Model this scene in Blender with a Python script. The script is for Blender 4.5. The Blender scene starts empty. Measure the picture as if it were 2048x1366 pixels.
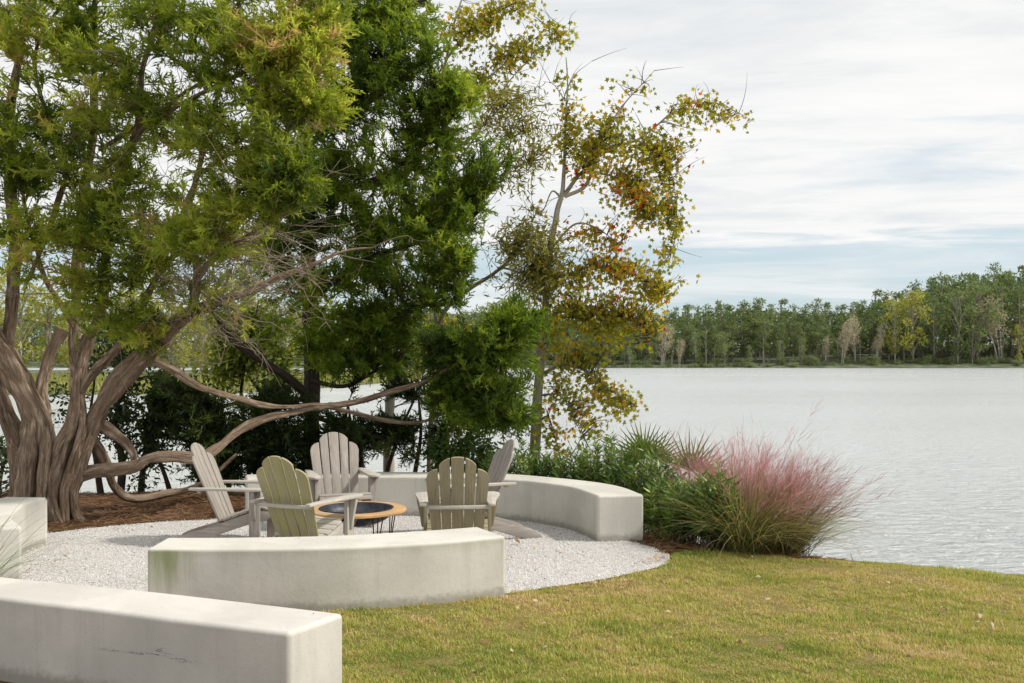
import bpy, bmesh, math, random
import numpy as np
from mathutils import Vector, Matrix

random.seed(7)
rng = np.random.default_rng(11)
scene = bpy.context.scene
COL = scene.collection
F_PX, CX, HZ, EYE = 2000.0, 1024.0, 716.0, 1.78
R = math.radians


def P(px, py, D):
    """surveyed point: photo column, photo row and metres from the viewpoint -> world position"""
    return np.array([(px - CX) / F_PX * D, D, EYE - (py - HZ) / F_PX * D])


# ------------------------------------------------------------------ object helpers
def link(o, parent=None):
    COL.objects.link(o)
    if parent is not None:
        o.parent = parent
    return o


def tag(o, label=None, cat=None, group=None, kind=None):
    if label:
        o['label'] = label
    if cat:
        o['category'] = cat
    if group:
        o['group'] = group
    if kind:
        o['kind'] = kind
    return o


def empty(name, loc=(0, 0, 0), rz=0.0):
    o = bpy.data.objects.new(name, None)
    o.location = loc
    o.rotation_euler = (0, 0, rz)
    o.empty_display_size = 0.2
    return link(o)


def np_mesh(name, V, F, mat, parent=None, var=None, vec=None, smooth=False, origin=None):
    V = np.asarray(V, dtype=np.float32)
    if origin is not None:
        V = V - np.asarray(origin, dtype=np.float32)
    F = np.asarray(F, dtype=np.int32)
    k = F.shape[1]
    me = bpy.data.meshes.new(name)
    me.vertices.add(len(V))
    me.vertices.foreach_set('co', V.ravel())
    me.loops.add(F.size)
    me.loops.foreach_set('vertex_index', F.ravel())
    me.polygons.add(len(F))
    me.polygons.foreach_set('loop_start', np.arange(0, F.size, k, dtype=np.int32))
    if smooth:
        me.polygons.foreach_set('use_smooth', np.ones(len(F), dtype=bool))
    me.update(calc_edges=True)
    if var is not None:
        a = me.attributes.new('var', 'FLOAT', 'POINT')
        a.data.foreach_set('value', np.asarray(var, dtype=np.float32))
    if vec is not None:
        a = me.attributes.new('barkco', 'FLOAT_VECTOR', 'POINT')
        a.data.foreach_set('vector', np.asarray(vec, dtype=np.float32).ravel())
    me.materials.append(mat)
    o = bpy.data.objects.new(name, me)
    if origin is not None and parent is None:
        o.location = origin
    return link(o, parent)


def bm_obj(name, bm, mat, parent=None, smooth=True):
    me = bpy.data.meshes.new(name)
    bm.normal_update()
    bm.to_mesh(me)
    bm.free()
    if smooth:
        me.polygons.foreach_set('use_smooth', np.ones(len(me.polygons), dtype=bool))
        me.set_sharp_from_angle(angle=R(35))
    me.materials.append(mat)
    return link(bpy.data.objects.new(name, me), parent)


class Acc:
    """collects numpy geometry of one face size"""

    def __init__(self):
        self.V, self.F, self.A, self.B, self.n = [], [], [], [], 0

    def add(self, V, F, var=None, vec=None):
        V = np.asarray(V).reshape(-1, 3)
        self.V.append(V)
        self.F.append(np.asarray(F) + self.n)
        self.A.append(np.zeros(len(V)) if var is None else np.broadcast_to(var, (len(V),)))
        self.B.append(np.zeros((len(V), 3)) if vec is None else vec)
        self.n += len(V)

    def build(self, name, mat, parent=None, smooth=False, origin=None):
        return np_mesh(name, np.concatenate(self.V), np.concatenate(self.F), mat, parent,
                       np.concatenate(self.A), np.concatenate(self.B), smooth, origin)


def catmull(pts, n):
    pts = np.asarray(pts, dtype=float)
    if len(pts) == 2:
        t = np.linspace(0, 1, n)[:, None]
        return pts[0] * (1 - t) + pts[1] * t
    p = np.vstack([2 * pts[0] - pts[1], pts, 2 * pts[-1] - pts[-2]])
    m = len(pts) - 1
    u = np.linspace(0, m, n)
    i = np.minimum(u.astype(int), m - 1)
    t = (u - i)[:, None]
    a, b, c, d = p[i], p[i + 1], p[i + 2], p[i + 3]
    return 0.5 * ((2 * b) + (-a + c) * t + (2 * a - 5 * b + 4 * c - d) * t ** 2 + (-a + 3 * b - 3 * c + d) * t ** 3)


def frames(pts):
    T = np.gradient(pts, axis=0)
    T /= np.linalg.norm(T, axis=1, keepdims=True) + 1e-9
    N = np.zeros_like(T)
    ref = np.array([0.3, -1.0, 0.1])
    ref = ref - T[0] * ref.dot(T[0])
    ref /= np.linalg.norm(ref)
    for k in range(len(T)):
        ref = ref - T[k] * ref.dot(T[k])
        ref /= np.linalg.norm(ref) + 1e-9
        N[k] = ref
    return T, N, np.cross(T, N)


def tube(acc, pts, rad, sides=16, flute=0.0, seed=0, bark=1.0):
    """one limb: tapered, lumpy and fluted"""
    r = np.random.default_rng(seed + 100)
    n = len(pts)
    T, N, B = frames(pts)
    th = np.linspace(0, 2 * np.pi, sides, endpoint=False)
    s = np.concatenate([[0], np.cumsum(np.linalg.norm(np.diff(pts, axis=0), axis=1))])
    ph = r.uniform(0, 6.28, 6)
    tw = r.uniform(-1.2, 1.2)
    rr = np.asarray(rad)[:, None] * (1 + flute * (np.sin(3 * th[None] + tw * s[:, None] + ph[0]) * 0.6
                                                 + np.sin(5 * th[None] + 1.3 * tw * s[:, None] + ph[1]) * 0.5
                                                 + np.sin(9 * th[None] + tw * s[:, None] * 1.7 + ph[4]) * 0.22
                                                 + np.sin(2 * th[None] + ph[2] + 5 * s[:, None]) * 0.35)
                                     + flute * 0.45 * np.sin(s[:, None] * 7 + ph[3]) + flute * .5 * np.sin(s[:, None] * 17 + 2 * th[None] + ph[5]) * np.sin(s[:, None] * 4.3 + ph[1]))
    V = pts[:, None] + rr[..., None] * (np.cos(th)[None, :, None] * N[:, None] + np.sin(th)[None, :, None] * B[:, None])
    co = np.stack([np.cos(th)[None] * np.asarray(rad)[:, None] * np.ones((n, 1)),
                   np.sin(th)[None] * np.asarray(rad)[:, None] * np.ones((n, 1)),
                   np.broadcast_to(s[:, None] + 3.7 * seed, (n, sides))], axis=-1)
    i = np.arange(n - 1)[:, None] * sides
    j = np.arange(sides)[None]
    j2 = (j + 1) % sides
    F = np.stack([i + j, i + j2, i + sides + j2, i + sides + j], axis=-1).reshape(-1, 4)
    acc.add(V.reshape(-1, 3), F, r.uniform(0, 1), co.reshape(-1, 3))


def twigs(acc, C, Rad, sides=3, var=None):
    """batch of thin curves C (N,n,3), radii (N,n)"""
    N, n, _ = C.shape
    T = np.gradient(C, axis=1)
    T /= np.linalg.norm(T, axis=2, keepdims=True) + 1e-9
    ref = np.where(np.abs(T[..., 2:3]) > 0.85, np.array([1.0, 0, 0]), np.array([0, 0, 1.0]))
    A = np.cross(T, ref)
    A /= np.linalg.norm(A, axis=2, keepdims=True) + 1e-9
    B = np.cross(T, A)
    th = np.linspace(0, 2 * np.pi, sides, endpoint=False)
    V = C[:, :, None] + Rad[:, :, None, None] * (np.cos(th)[:, None] * A[:, :, None] + np.sin(th)[:, None] * B[:, :, None])
    base = (np.arange(N) * n * sides)[:, None, None]
    i = (np.arange(n - 1) * sides)[None, :, None]
    j = np.arange(sides)[None, None]
    j2 = (j + 1) % sides
    F = np.stack([base + i + j, base + i + j2, base + i + sides + j2, base + i + sides + j], axis=-1).reshape(-1, 4)
    v = rng.uniform(0, 1, N) if var is None else var
    vv = np.repeat(v, n * sides)
    s = np.concatenate([np.zeros((N, 1)), np.cumsum(np.linalg.norm(np.diff(C, axis=1), axis=2), axis=1)], axis=1)
    co = np.stack([np.broadcast_to(np.cos(th) * .02, (N, n, sides)), np.broadcast_to(np.sin(th) * .02, (N, n, sides)),
                   np.broadcast_to(s[:, :, None], (N, n, sides))], axis=-1)
    acc.add(V.reshape(-1, 3), F, vv, co.reshape(-1, 3))


def unit(v):
    return v / (np.linalg.norm(v, axis=-1, keepdims=True) + 1e-9)


def basis(X, roll):
    """(N,3) directions -> (N,3,3) with rows x,y,z"""
    X = unit(X)
    ref = np.where(np.abs(X[:, 2:3]) > 0.9, np.array([1.0, 0, 0]), np.array([0, 0, 1.0]))
    Y = unit(np.cross(ref, X))
    Z = np.cross(X, Y)
    c, s = np.cos(roll)[:, None], np.sin(roll)[:, None]
    return np.stack([X, Y * c + Z * s, Z * c - Y * s], axis=1)


def stamp(acc, templ, tri, pos, M, scale, var):
    """place template (t,3) at pos with basis M and scale (N,)"""
    N, t = len(pos), len(templ)
    V = np.einsum('ti,nij->ntj', templ, M) * scale[:, None, None] + pos[:, None]
    F = (tri[None] + (np.arange(N) * t)[:, None, None]).reshape(-1, tri.shape[1])
    if var.ndim == 1:
        var = np.repeat(var, t)
    acc.add(V.reshape(-1, 3), F, var.ravel())


def lumpy(p, s, seed=0):
    """cheap smooth 3-D noise in about -1..1"""
    r = np.random.default_rng(seed)
    out = np.zeros(len(p))
    for k in range(6):
        d = r.normal(size=3)
        d /= np.linalg.norm(d)
        out += np.sin(p @ d * s * (1 + .35 * k) + r.uniform(0, 6.28))
    return out / 3.0


def in_poly(x, y, poly):
    ins = np.zeros(x.shape, dtype=bool)
    n = len(poly)
    for i in range(n):
        x0, y0 = poly[i]
        x1, y1 = poly[(i + 1) % n]
        c = ((y0 > y) != (y1 > y)) & (x < (x1 - x0) * (y - y0) / (y1 - y0 + 1e-12) + x0)
        ins ^= c
    return ins


# ------------------------------------------------------------------ materials
def new_mat(name):
    m = bpy.data.materials.new(name)
    m.use_nodes = True
    nt = m.node_tree
    for n in list(nt.nodes):
        nt.nodes.remove(n)
    out = nt.nodes.new('ShaderNodeOutputMaterial')
    return m, nt, out


class N:
    """tiny node builder"""

    def __init__(self, nt):
        self.nt = nt

    def __call__(self, kind, ins=None, **kw):
        n = self.nt.nodes.new('ShaderNode' + kind)
        for k, v in kw.items():
            setattr(n, k, v)
        for k, v in (ins or {}).items():
            if hasattr(v, 'is_output') or isinstance(v, bpy.types.NodeSocket):
                self.nt.links.new(v, n.inputs[k])
            else:
                n.inputs[k].default_value = v
        return n

    def ramp(self, fac, stops, interp='LINEAR'):
        n = self.nt.nodes.new('ShaderNodeValToRGB')
        n.color_ramp.interpolation = interp
        e = n.color_ramp.elements
        while len(e) < len(stops):
            e.new(0.5)
        for q, (p, c) in zip(e, stops):
            q.position = p
            q.color = (*c, 1) if len(c) == 3 else c
        self.nt.links.new(fac, n.inputs[0])
        return n.outputs[0]

    def mix(self, fac, a, b, blend='MIX'):
        n = self.nt.nodes.new('ShaderNodeMix')
        n.data_type = 'RGBA'
        n.blend_type = blend
        for s, v in ((n.inputs[0], fac), (n.inputs[6], a), (n.inputs[7], b)):
            if isinstance(v, bpy.types.NodeSocket):
                self.nt.links.new(v, s)
            else:
                s.default_value = v if not isinstance(v, tuple) else (*v, 1)
        return n.outputs[2]

    def math(self, op, a, b=0.0, c=0.0, clamp=False):
        n = self.nt.nodes.new('ShaderNodeMath')
        n.operation = op
        n.use_clamp = clamp
        for s, v in zip(n.inputs, (a, b, c)):
            if isinstance(v, bpy.types.NodeSocket):
                self.nt.links.new(v, s)
            else:
                s.default_value = v
        return n.outputs[0]

    def rng(self, v, a, b, c=0.0, d=1.0, smooth=True):
        n = self.nt.nodes.new('ShaderNodeMapRange')
        n.interpolation_type = 'SMOOTHSTEP' if smooth else 'LINEAR'
        self.nt.links.new(v, n.inputs[0])
        for i, q in enumerate((a, b, c, d)):
            n.inputs[i + 1].default_value = q
        return n.outputs[0]

    def noise(self, vec, scale, detail=4, rough=0.55, dist=0.0):
        return self('TexNoise', {'Vector': vec, 'Scale': scale, 'Detail': detail, 'Roughness': rough, 'Distortion': dist}).outputs[0]

    def mapping(self, vec, scale=(1, 1, 1), rot=(0, 0, 0), loc=(0, 0, 0)):
        return self('Mapping', {'Vector': vec, 'Scale': scale, 'Rotation': rot, 'Location': loc}).outputs[0]

    def bump(self, h, strength=0.5, dist=0.01):
        return self('Bump', {'Height': h, 'Strength': strength, 'Distance': dist}).outputs[0]


def leaf_mat(name, stops, trans=0.4, rough=0.55, spec=0.3, tboost=1.25):
    m, nt, out = new_mat(name)
    n = N(nt)
    v = n('Attribute', attribute_name='var').outputs['Fac']
    col = n.ramp(v, stops)
    p = n('BsdfPrincipled', {'Base Color': col, 'Roughness': rough, 'Specular IOR Level': spec})
    tc = n('HueSaturation', {'Hue': 0.485, 'Saturation': 1.1, 'Value': tboost, 'Color': col})
    t = n('BsdfTranslucent', {'Color': tc.outputs[0]})
    mx = n('MixShader', {0: trans, 1: p.outputs[0], 2: t.outputs[0]})
    nt.links.new(mx.outputs[0], out.inputs[0])
    return m


def bark_mat(name, a, b, c, scale=1.0, bump=0.8, rough=0.9):
    m, nt, out = new_mat(name)
    n = N(nt)
    co = n('Attribute', attribute_name='barkco').outputs['Vector']
    v = n('Attribute', attribute_name='var').outputs['Fac']
    m1 = n.mapping(co, (34 * scale, 34 * scale, 4.6 * scale))
    f1 = n.noise(m1, 1.0, 8, 0.72, 1.1)
    m2 = n.mapping(co, (90 * scale, 90 * scale, 12.0 * scale))
    f2 = n.noise(m2, 1.0, 4, 0.6)
    m3 = n.mapping(co, (5, 5, 1.5))
    f3 = n.noise(m3, 1.0, 3, 0.5)
    col = n.ramp(f1, [(0.30, a), (0.5, b), (0.68, c)])
    col = n.mix(n.rng(f3, 0.4, 0.7, 0, 0.5), col, tuple(x * 1.25 + .02 for x in b))
    col = n.mix(n.rng(f2, 0.52, 0.72, 0, 0.55), col, tuple(x * 0.45 for x in a))
    hue = n('HueSaturation', {'Color': col, 'Value': n.math('MULTIPLY_ADD', v, 0.35, 0.83)}).outputs[0]
    h = n.math('ADD', f1, n.math('MULTIPLY', f2, 0.5))
    p = n('BsdfPrincipled', {'Base Color': hue, 'Roughness': rough, 'Specular IOR Level': 0.2,
                             'Normal': n.bump(h, bump, 0.02)})
    nt.links.new(p.outputs[0], out.inputs[0])
    return m


def wood_mat(name, base, dark, tint=None, tint_amt=0.0):
    m, nt, out = new_mat(name)
    n = N(nt)
    uv = n('TexCoord').outputs['UV']
    g = n.noise(n.mapping(uv, (48, 3.5, 1)), 1.0, 7, 0.68, 0.5)
    g2 = n.noise(n.mapping(uv, (260, 9, 1)), 1.0, 3, 0.6)
    big = n.noise(n.mapping(uv, (5, 3, 1)), 1.0, 4, 0.6)
    blot = n.noise(n.mapping(uv, (14, 8, 1), loc=(3, 1, 0)), 1.0, 4, 0.6)
    col = n.ramp(g, [(0.28, dark), (0.5, tuple((x + y) / 2 * 1.03 for x, y in zip(base, dark))), (0.7, base)])
    col = n.mix(n.rng(big, 0.36, 0.60, 0, 0.75), col, tuple(x * 0.66 for x in base))
    col = n.mix(n.rng(g2, 0.6, 0.75, 0, 0.45), col, tuple(x * 0.5 for x in dark))
    if tint:
        col = n.mix(n.rng(blot, 0.3, 0.62, 0.1 * tint_amt, tint_amt), col, tint)
    p = n('BsdfPrincipled', {'Base Color': col, 'Roughness': 0.85, 'Specular IOR Level': 0.25,
                             'Normal': n.bump(n.math('ADD', g, g2), 0.35, 0.003)})
    nt.links.new(p.outputs[0], out.inputs[0])
    return m


def simple_mat(name, col, rough=0.6, metal=0.0, noise_amt=0.25, scale=20):
    m, nt, out = new_mat(name)
    n = N(nt)
    o = n('TexCoord').outputs['Object']
    f = n.noise(o, scale, 5, 0.6)
    c = n.mix(n.rng(f, 0.35, 0.65, 0, 1), tuple(x * (1 - noise_amt) for x in col), tuple(min(1, x * (1 + noise_amt)) for x in col))
    p = n('BsdfPrincipled', {'Base Color': c, 'Roughness': rough, 'Metallic': metal, 'Normal': n.bump(f, 0.2, 0.004)})
    nt.links.new(p.outputs[0], out.inputs[0])
    return m


def stucco_mat(name, algae=False, scuff=False, col=(0.59, 0.567, 0.51)):
    m, nt, out = new_mat(name)
    n = N(nt)
    o = n('TexCoord').outputs['Object']
    g = n('NewGeometry')
    sep = n('SeparateXYZ', {0: o})
    nz = n('SeparateXYZ', {0: g.outputs['Normal']}).outputs[2]
    side = n.rng(nz, 0.3, 0.8, 1, 0)
    big = n.noise(o, 1.7, 5, 0.6, 0.4)
    streak = n.noise(n.mapping(o, (7, 7, 0.6)), 1.0, 5, 0.65)
    fine = n.noise(o, 220, 3, 0.6)
    mid = n.noise(o, 26, 5, 0.6)
    c = n.mix(n.rng(big, 0.34, 0.66, 0, 1), tuple(x * 0.88 for x in col), tuple(x * 1.05 for x in col))
    c = n.mix(n.math('MULTIPLY', n.rng(streak, 0.48, 0.72, 0, 0.5), side), c, (col[0] * .74, col[1] * .75, col[2] * .72))
    c = n.mix(n.rng(mid, 0.58, 0.78, 0, 0.35), c, tuple(x * 0.8 for x in col))
    # pits and specks
    sp = n('TexVoronoi', {'Vector': o, 'Scale': 23.0, 'Randomness': 1.0}).outputs['Distance']
    c = n.mix(n.rng(sp, 0.05, 0.085, 0.5, 0), c, (0.16, 0.14, 0.11))
    # darker in a ragged band at the foot
    foot = n.math('ADD', sep.outputs[2], n.math('MULTIPLY', mid, -0.10))
    c = n.mix(n.math('MULTIPLY', n.rng(foot, -0.03, 0.045, 0.6, 0), side), c, (0.20, 0.18, 0.14))
    if algae:
        a = n.math('ADD', sep.outputs[0], n.math('MULTIPLY', streak, -0.75))
        ma = n.math('MULTIPLY', n.rng(a, -2.98, -2.48, 1, 0), n.rng(n.math('ADD', sep.outputs[2], n.math('MULTIPLY', streak, .3)), 0.22, 0.55, 0.12, 1))
        c = n.mix(n.math('MULTIPLY', n.math('MULTIPLY', ma, side), 0.85), c, (0.20, 0.225, 0.075))
        top = n.math('ADD', sep.outputs[2], n.math('MULTIPLY', streak, 0.16))
        c = n.mix(n.math('MULTIPLY', n.rng(top, 0.43, 0.52, 0, 0.28), side), c, (0.28, 0.29, 0.17))
    if scuff:
        # long black scrape marks on the face
        w = n.noise(n.mapping(o, (2.2, 2.2, 26)), 1.0, 6, 0.7, 0.8)
        k = n.noise(n.mapping(o, (60, 60, 130)), 1.0, 3, 0.7)
        zz = n.math('ADD', sep.outputs[2], n.math('MULTIPLY', n.noise(o, 2.5, 2), 0.06))
        bx = n.math('MULTIPLY', n.rng(sep.outputs[0], -2.25, -2.05, 0, 1), n.rng(sep.outputs[0], -1.75, -1.55, 1, 0))
        bz = n.math('MULTIPLY', n.rng(zz, 0.255, 0.280, 0, 1), n.rng(zz, 0.295, 0.33, 1, 0))
        lines = n.math('MULTIPLY', n.rng(w, 0.49, 0.55, 0, 1), n.rng(k, 0.40, 0.54, 0, 1))
        c = n.mix(n.math('MULTIPLY', n.math('MULTIPLY', bx, bz), n.math('MULTIPLY', lines, 0.9)), c, (0.05, 0.045, 0.04))
    h = n.math('ADD', n.math('MULTIPLY', fine, 0.5), n.math('MULTIPLY', mid, 0.5))
    p = n('BsdfPrincipled', {'Base Color': c, 'Roughness': 0.92, 'Specular IOR Level': 0.2, 'Normal': n.bump(h, 0.5, 0.008)})
    nt.links.new(p.outputs[0], out.inputs[0])
    return m


M = {}
M['stucco'] = stucco_mat('stucco')
M['stucco_algae'] = stucco_mat('stucco_algae', algae=True)
M['stucco_scuff'] = stucco_mat('stucco_scuff', scuff=True, col=(0.58, 0.553, 0.505))
M['wood_grey'] = wood_mat('weathered_wood', (0.48, 0.435, 0.385), (0.19, 0.16, 0.14))
M['wood_pale'] = wood_mat('pale_wood', (0.62, 0.58, 0.51), (0.32, 0.28, 0.23))
M['wood_olive'] = wood_mat('olive_wood', (0.42, 0.36, 0.26), (0.17, 0.135, 0.09), (0.28, 0.26, 0.12), 0.35)
M['wood_green'] = wood_mat('algae_wood', (0.48, 0.42, 0.31), (0.20, 0.17, 0.11), (0.34, 0.32, 0.11), 0.62)
M['oak_ring'] = wood_mat('honey_wood', (0.66, 0.42, 0.21), (0.46, 0.26, 0.12))
M['bowl'] = simple_mat('black_iron', (0.035, 0.04, 0.052), 0.5, 0.3, 0.5, 14)
M['rod'] = simple_mat('rusty_black_rod', (0.02, 0.018, 0.016), 0.6, 0.3)
M['bark_cedar'] = bark_mat('cedar_bark', (0.045, 0.029, 0.019), (0.21, 0.147, 0.102), (0.52, 0.42, 0.325), 0.75, 1.0)
M['bark_dark'] = bark_mat('dark_bark', (0.03, 0.022, 0.017), (0.07, 0.052, 0.04), (0.13, 0.10, 0.08))
M['bark_pale'] = bark_mat('pale_bark', (0.19, 0.16, 0.12), (0.36, 0.33, 0.27), (0.52, 0.49, 0.43), 0.6, 0.5)
M['twig_grey'] = bark_mat('grey_twig', (0.15, 0.11, 0.08), (0.31, 0.25, 0.19), (0.48, 0.41, 0.33), 1, 0.1)
M['twig_dark'] = bark_mat('brown_twig', (0.05, 0.036, 0.026), (0.10, 0.075, 0.055), (0.17, 0.13, 0.10), 1, 0.1)
M['bark_far'] = bark_mat('far_bark', (0.16, 0.13, 0.11), (0.26, 0.22, 0.18), (0.36, 0.32, 0.28), 0.2, 0.0)
M['bark_far_pale'] = bark_mat('far_pale_bark', (0.24, 0.21, 0.18), (0.34, 0.31, 0.27), (0.44, 0.41, 0.37), 0.2, 0.0)
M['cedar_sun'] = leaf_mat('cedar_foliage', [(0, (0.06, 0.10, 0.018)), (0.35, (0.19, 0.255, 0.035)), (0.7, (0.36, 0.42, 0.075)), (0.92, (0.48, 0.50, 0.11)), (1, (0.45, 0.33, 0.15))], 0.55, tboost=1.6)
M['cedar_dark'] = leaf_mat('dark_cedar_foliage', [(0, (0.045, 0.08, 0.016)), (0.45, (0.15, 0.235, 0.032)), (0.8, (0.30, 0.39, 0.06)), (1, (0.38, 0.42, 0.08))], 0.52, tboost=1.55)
M['cedar_shade'] = leaf_mat('shade_painted_cedar', [(0, (0.014, 0.028, 0.010)), (0.5, (0.048, 0.082, 0.02)), (0.85, (0.10, 0.15, 0.03)), (1, (0.17, 0.20, 0.05))], 0.35)  # darker cedar green, shade under the crown painted into the leaf colour
M['gum_leaf'] = leaf_mat('sweetgum_leaf', [(0, (0.12, 0.155, 0.02)), (0.42, (0.29, 0.29, 0.04)), (0.68, (0.48, 0.37, 0.05)), (0.86, (0.58, 0.28, 0.05)), (0.96, (0.52, 0.15, 0.045)), (1, (0.40, 0.075, 0.04))], 0.62, tboost=1.5)
M['oak_leaf'] = leaf_mat('willow_oak_leaf', [(0, (0.13, 0.15, 0.03)), (0.5, (0.29, 0.28, 0.055)), (1, (0.48, 0.39, 0.10))], 0.52)
M['dark_leaf'] = leaf_mat('dark_broad_leaf', [(0, (0.015, 0.03, 0.01)), (0.6, (0.04, 0.075, 0.018)), (1, (0.10, 0.15, 0.03))], 0.3)
M['lime_leaf'] = leaf_mat('lime_leaf', [(0, (0.09, 0.14, 0.02)), (0.6, (0.20, 0.25, 0.035)), (1, (0.33, 0.32, 0.05))], 0.45)
M['shrub_leaf'] = leaf_mat('shrub_leaf', [(0, (0.07, 0.13, 0.03)), (0.6, (0.13, 0.22, 0.05)), (1, (0.24, 0.32, 0.09))], 0.4)
M['podo_leaf'] = leaf_mat('strap_leaf', [(0, (0.02, 0.05, 0.014)), (0.45, (0.085, 0.16, 0.03)), (0.85, (0.20, 0.31, 0.055)), (1, (0.40, 0.43, 0.10))], 0.3, 0.4, 0.5)
M['palm_leaf'] = leaf_mat('palmetto_leaf', [(0, (0.09, 0.16, 0.03)), (0.6, (0.17, 0.26, 0.05)), (1, (0.30, 0.36, 0.10))], 0.3, 0.45, 0.4)
M['muhly_blade'] = leaf_mat('muhly_blade', [(0, (0.07, 0.09, 0.025)), (0.4, (0.20, 0.215, 0.06)), (0.75, (0.42, 0.36, 0.15)), (1, (0.60, 0.50, 0.28))], 0.3)
M['muhly_stalk'] = leaf_mat('muhly_stalk', [(0, (0.10, 0.06, 0.035)), (0.5, (0.24, 0.15, 0.09)), (1, (0.42, 0.30, 0.19))], 0.2)
M['muhly_pink'] = leaf_mat('muhly_plume', [(0, (0.38, 0.16, 0.16)), (0.5, (0.62, 0.31, 0.32)), (0.82, (0.70, 0.46, 0.42)), (1, (0.66, 0.55, 0.38))], 0.45, tboost=1.15)
M['muhly_brown'] = leaf_mat('muhly_faded_plume', [(0, (0.20, 0.10, 0.08)), (0.6, (0.34, 0.18, 0.15)), (1, (0.48, 0.30, 0.26))], 0.4)
M['lawn_blade'] = leaf_mat('lawn_blade', [(0, (0.18, 0.245, 0.04)), (0.35, (0.38, 0.41, 0.085)), (0.57, (0.53, 0.48, 0.14)), (0.82, (0.57, 0.43, 0.18)), (1, (0.66, 0.53, 0.30))], 0.3)
M['straw'] = leaf_mat('pine_straw', [(0, (0.08, 0.04, 0.02)), (0.5, (0.20, 0.105, 0.05)), (0.85, (0.34, 0.195, 0.095)), (1, (0.46, 0.35, 0.22))], 0.1)
M['dry_leaf'] = leaf_mat('dry_leaf', [(0, (0.12, 0.07, 0.035)), (0.5, (0.30, 0.17, 0.08)), (1, (0.58, 0.47, 0.34))], 0.15)
M['pine_far'] = leaf_mat('far_pine_needles', [(0, (0.085, 0.125, 0.05)), (0.5, (0.145, 0.20, 0.068)), (1, (0.24, 0.29, 0.10))], 0.4)
M['decid_far'] = leaf_mat('far_olive_leaf', [(0, (0.09, 0.14, 0.055)), (0.5, (0.18, 0.235, 0.085)), (1, (0.36, 0.37, 0.14))], 0.42)
M['pale_far'] = leaf_mat('far_pale_leaf', [(0, (0.28, 0.25, 0.15)), (0.5, (0.42, 0.37, 0.24)), (1, (0.56, 0.49, 0.34))], 0.38)
M['lime_far'] = leaf_mat('far_lime_leaf', [(0, (0.18, 0.21, 0.045)), (0.5, (0.36, 0.37, 0.075)), (1, (0.55, 0.50, 0.13))], 0.45)
M['marsh'] = leaf_mat('marsh_grass', [(0, (0.16, 0.20, 0.05)), (0.5, (0.30, 0.32, 0.08)), (1, (0.46, 0.42, 0.15))], 0.3)
M['stone'] = leaf_mat('gravel_stone', [(0, (0.16, 0.15, 0.14)), (0.14, (0.50, 0.48, 0.46)), (0.5, (0.68, 0.665, 0.645)), (0.85, (0.80, 0.79, 0.775)), (1, (0.66, 0.54, 0.48))], 0.0, 0.8)


def ground_mat():
    m, nt, out = new_mat('mulch_soil')
    n = N(nt)
    o = n('TexCoord').outputs['Object']
    f = n.noise(o, 28, 6, 0.7, 0.6)
    b = n.noise(o, 1.3, 4, 0.6)
    c = n.ramp(f, [(0.3, (0.045, 0.028, 0.018)), (0.5, (0.13, 0.08, 0.045)), (0.7, (0.24, 0.14, 0.075))])
    c = n.mix(n.rng(b, 0.4, 0.65, 0, 0.5), c, (0.10, 0.075, 0.05))
    p = n('BsdfPrincipled', {'Base Color': c, 'Roughness': 0.95, 'Specular IOR Level': 0.1, 'Normal': n.bump(f, 0.8, 0.03)})
    nt.links.new(p.outputs[0], out.inputs[0])
    return m


def lawn_mat():
    m, nt, out = new_mat('lawn_turf')
    n = N(nt)
    o = n('TexCoord').outputs['Object']
    f = n.noise(o, 60, 5, 0.7)
    b = n.noise(o, 1.1, 5, 0.65, 0.5)
    c = n.ramp(f, [(0.3, (0.11, 0.085, 0.03)), (0.5, (0.24, 0.20, 0.07)), (0.7, (0.38, 0.31, 0.13))])
    c = n.mix(n.rng(b, 0.45, 0.62, 0, 0.6), c, (0.33, 0.23, 0.09))
    p = n('BsdfPrincipled', {'Base Color': c, 'Roughness': 0.95, 'Specular IOR Level': 0.1, 'Normal': n.bump(f, 0.9, 0.03)})
    nt.links.new(p.outputs[0], out.inputs[0])
    return m


def gravel_mat():
    m, nt, out = new_mat('gravel_bed')
    n = N(nt)
    o = n('TexCoord').outputs['Object']
    v = n('TexVoronoi', {'Vector': o, 'Scale': 75.0})
    v2 = n('TexVoronoi', {'Vector': o, 'Scale': 130.0})
    d = v.outputs['Distance']
    c = n.ramp(n('SeparateColor', {0: v.outputs['Color']}).outputs[0], [(0, (0.36, 0.33, 0.31)), (0.25, (0.62, 0.60, 0.58)), (0.8, (0.76, 0.745, 0.73)), (1, (0.68, 0.57, 0.52))])
    c = n.mix(n.rng(d, 0.35, 0.75, 0, 0.6), c, (0.30, 0.275, 0.25))
    b = n.noise(o, 2.2, 5, 0.6)
    c = n.mix(n.rng(b, 0.5, 0.72, 0, 0.35), c, (0.40, 0.36, 0.32))
    h = n.math('SUBTRACT', 1.0, n.math('ADD', d, n.math('MULTIPLY', v2.outputs['Distance'], 0.4)))
    p = n('BsdfPrincipled', {'Base Color': c, 'Roughness': 0.9, 'Specular IOR Level': 0.2, 'Normal': n.bump(h, 0.8, 0.012)})
    nt.links.new(p.outputs[0], out.inputs[0])
    return m


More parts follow.
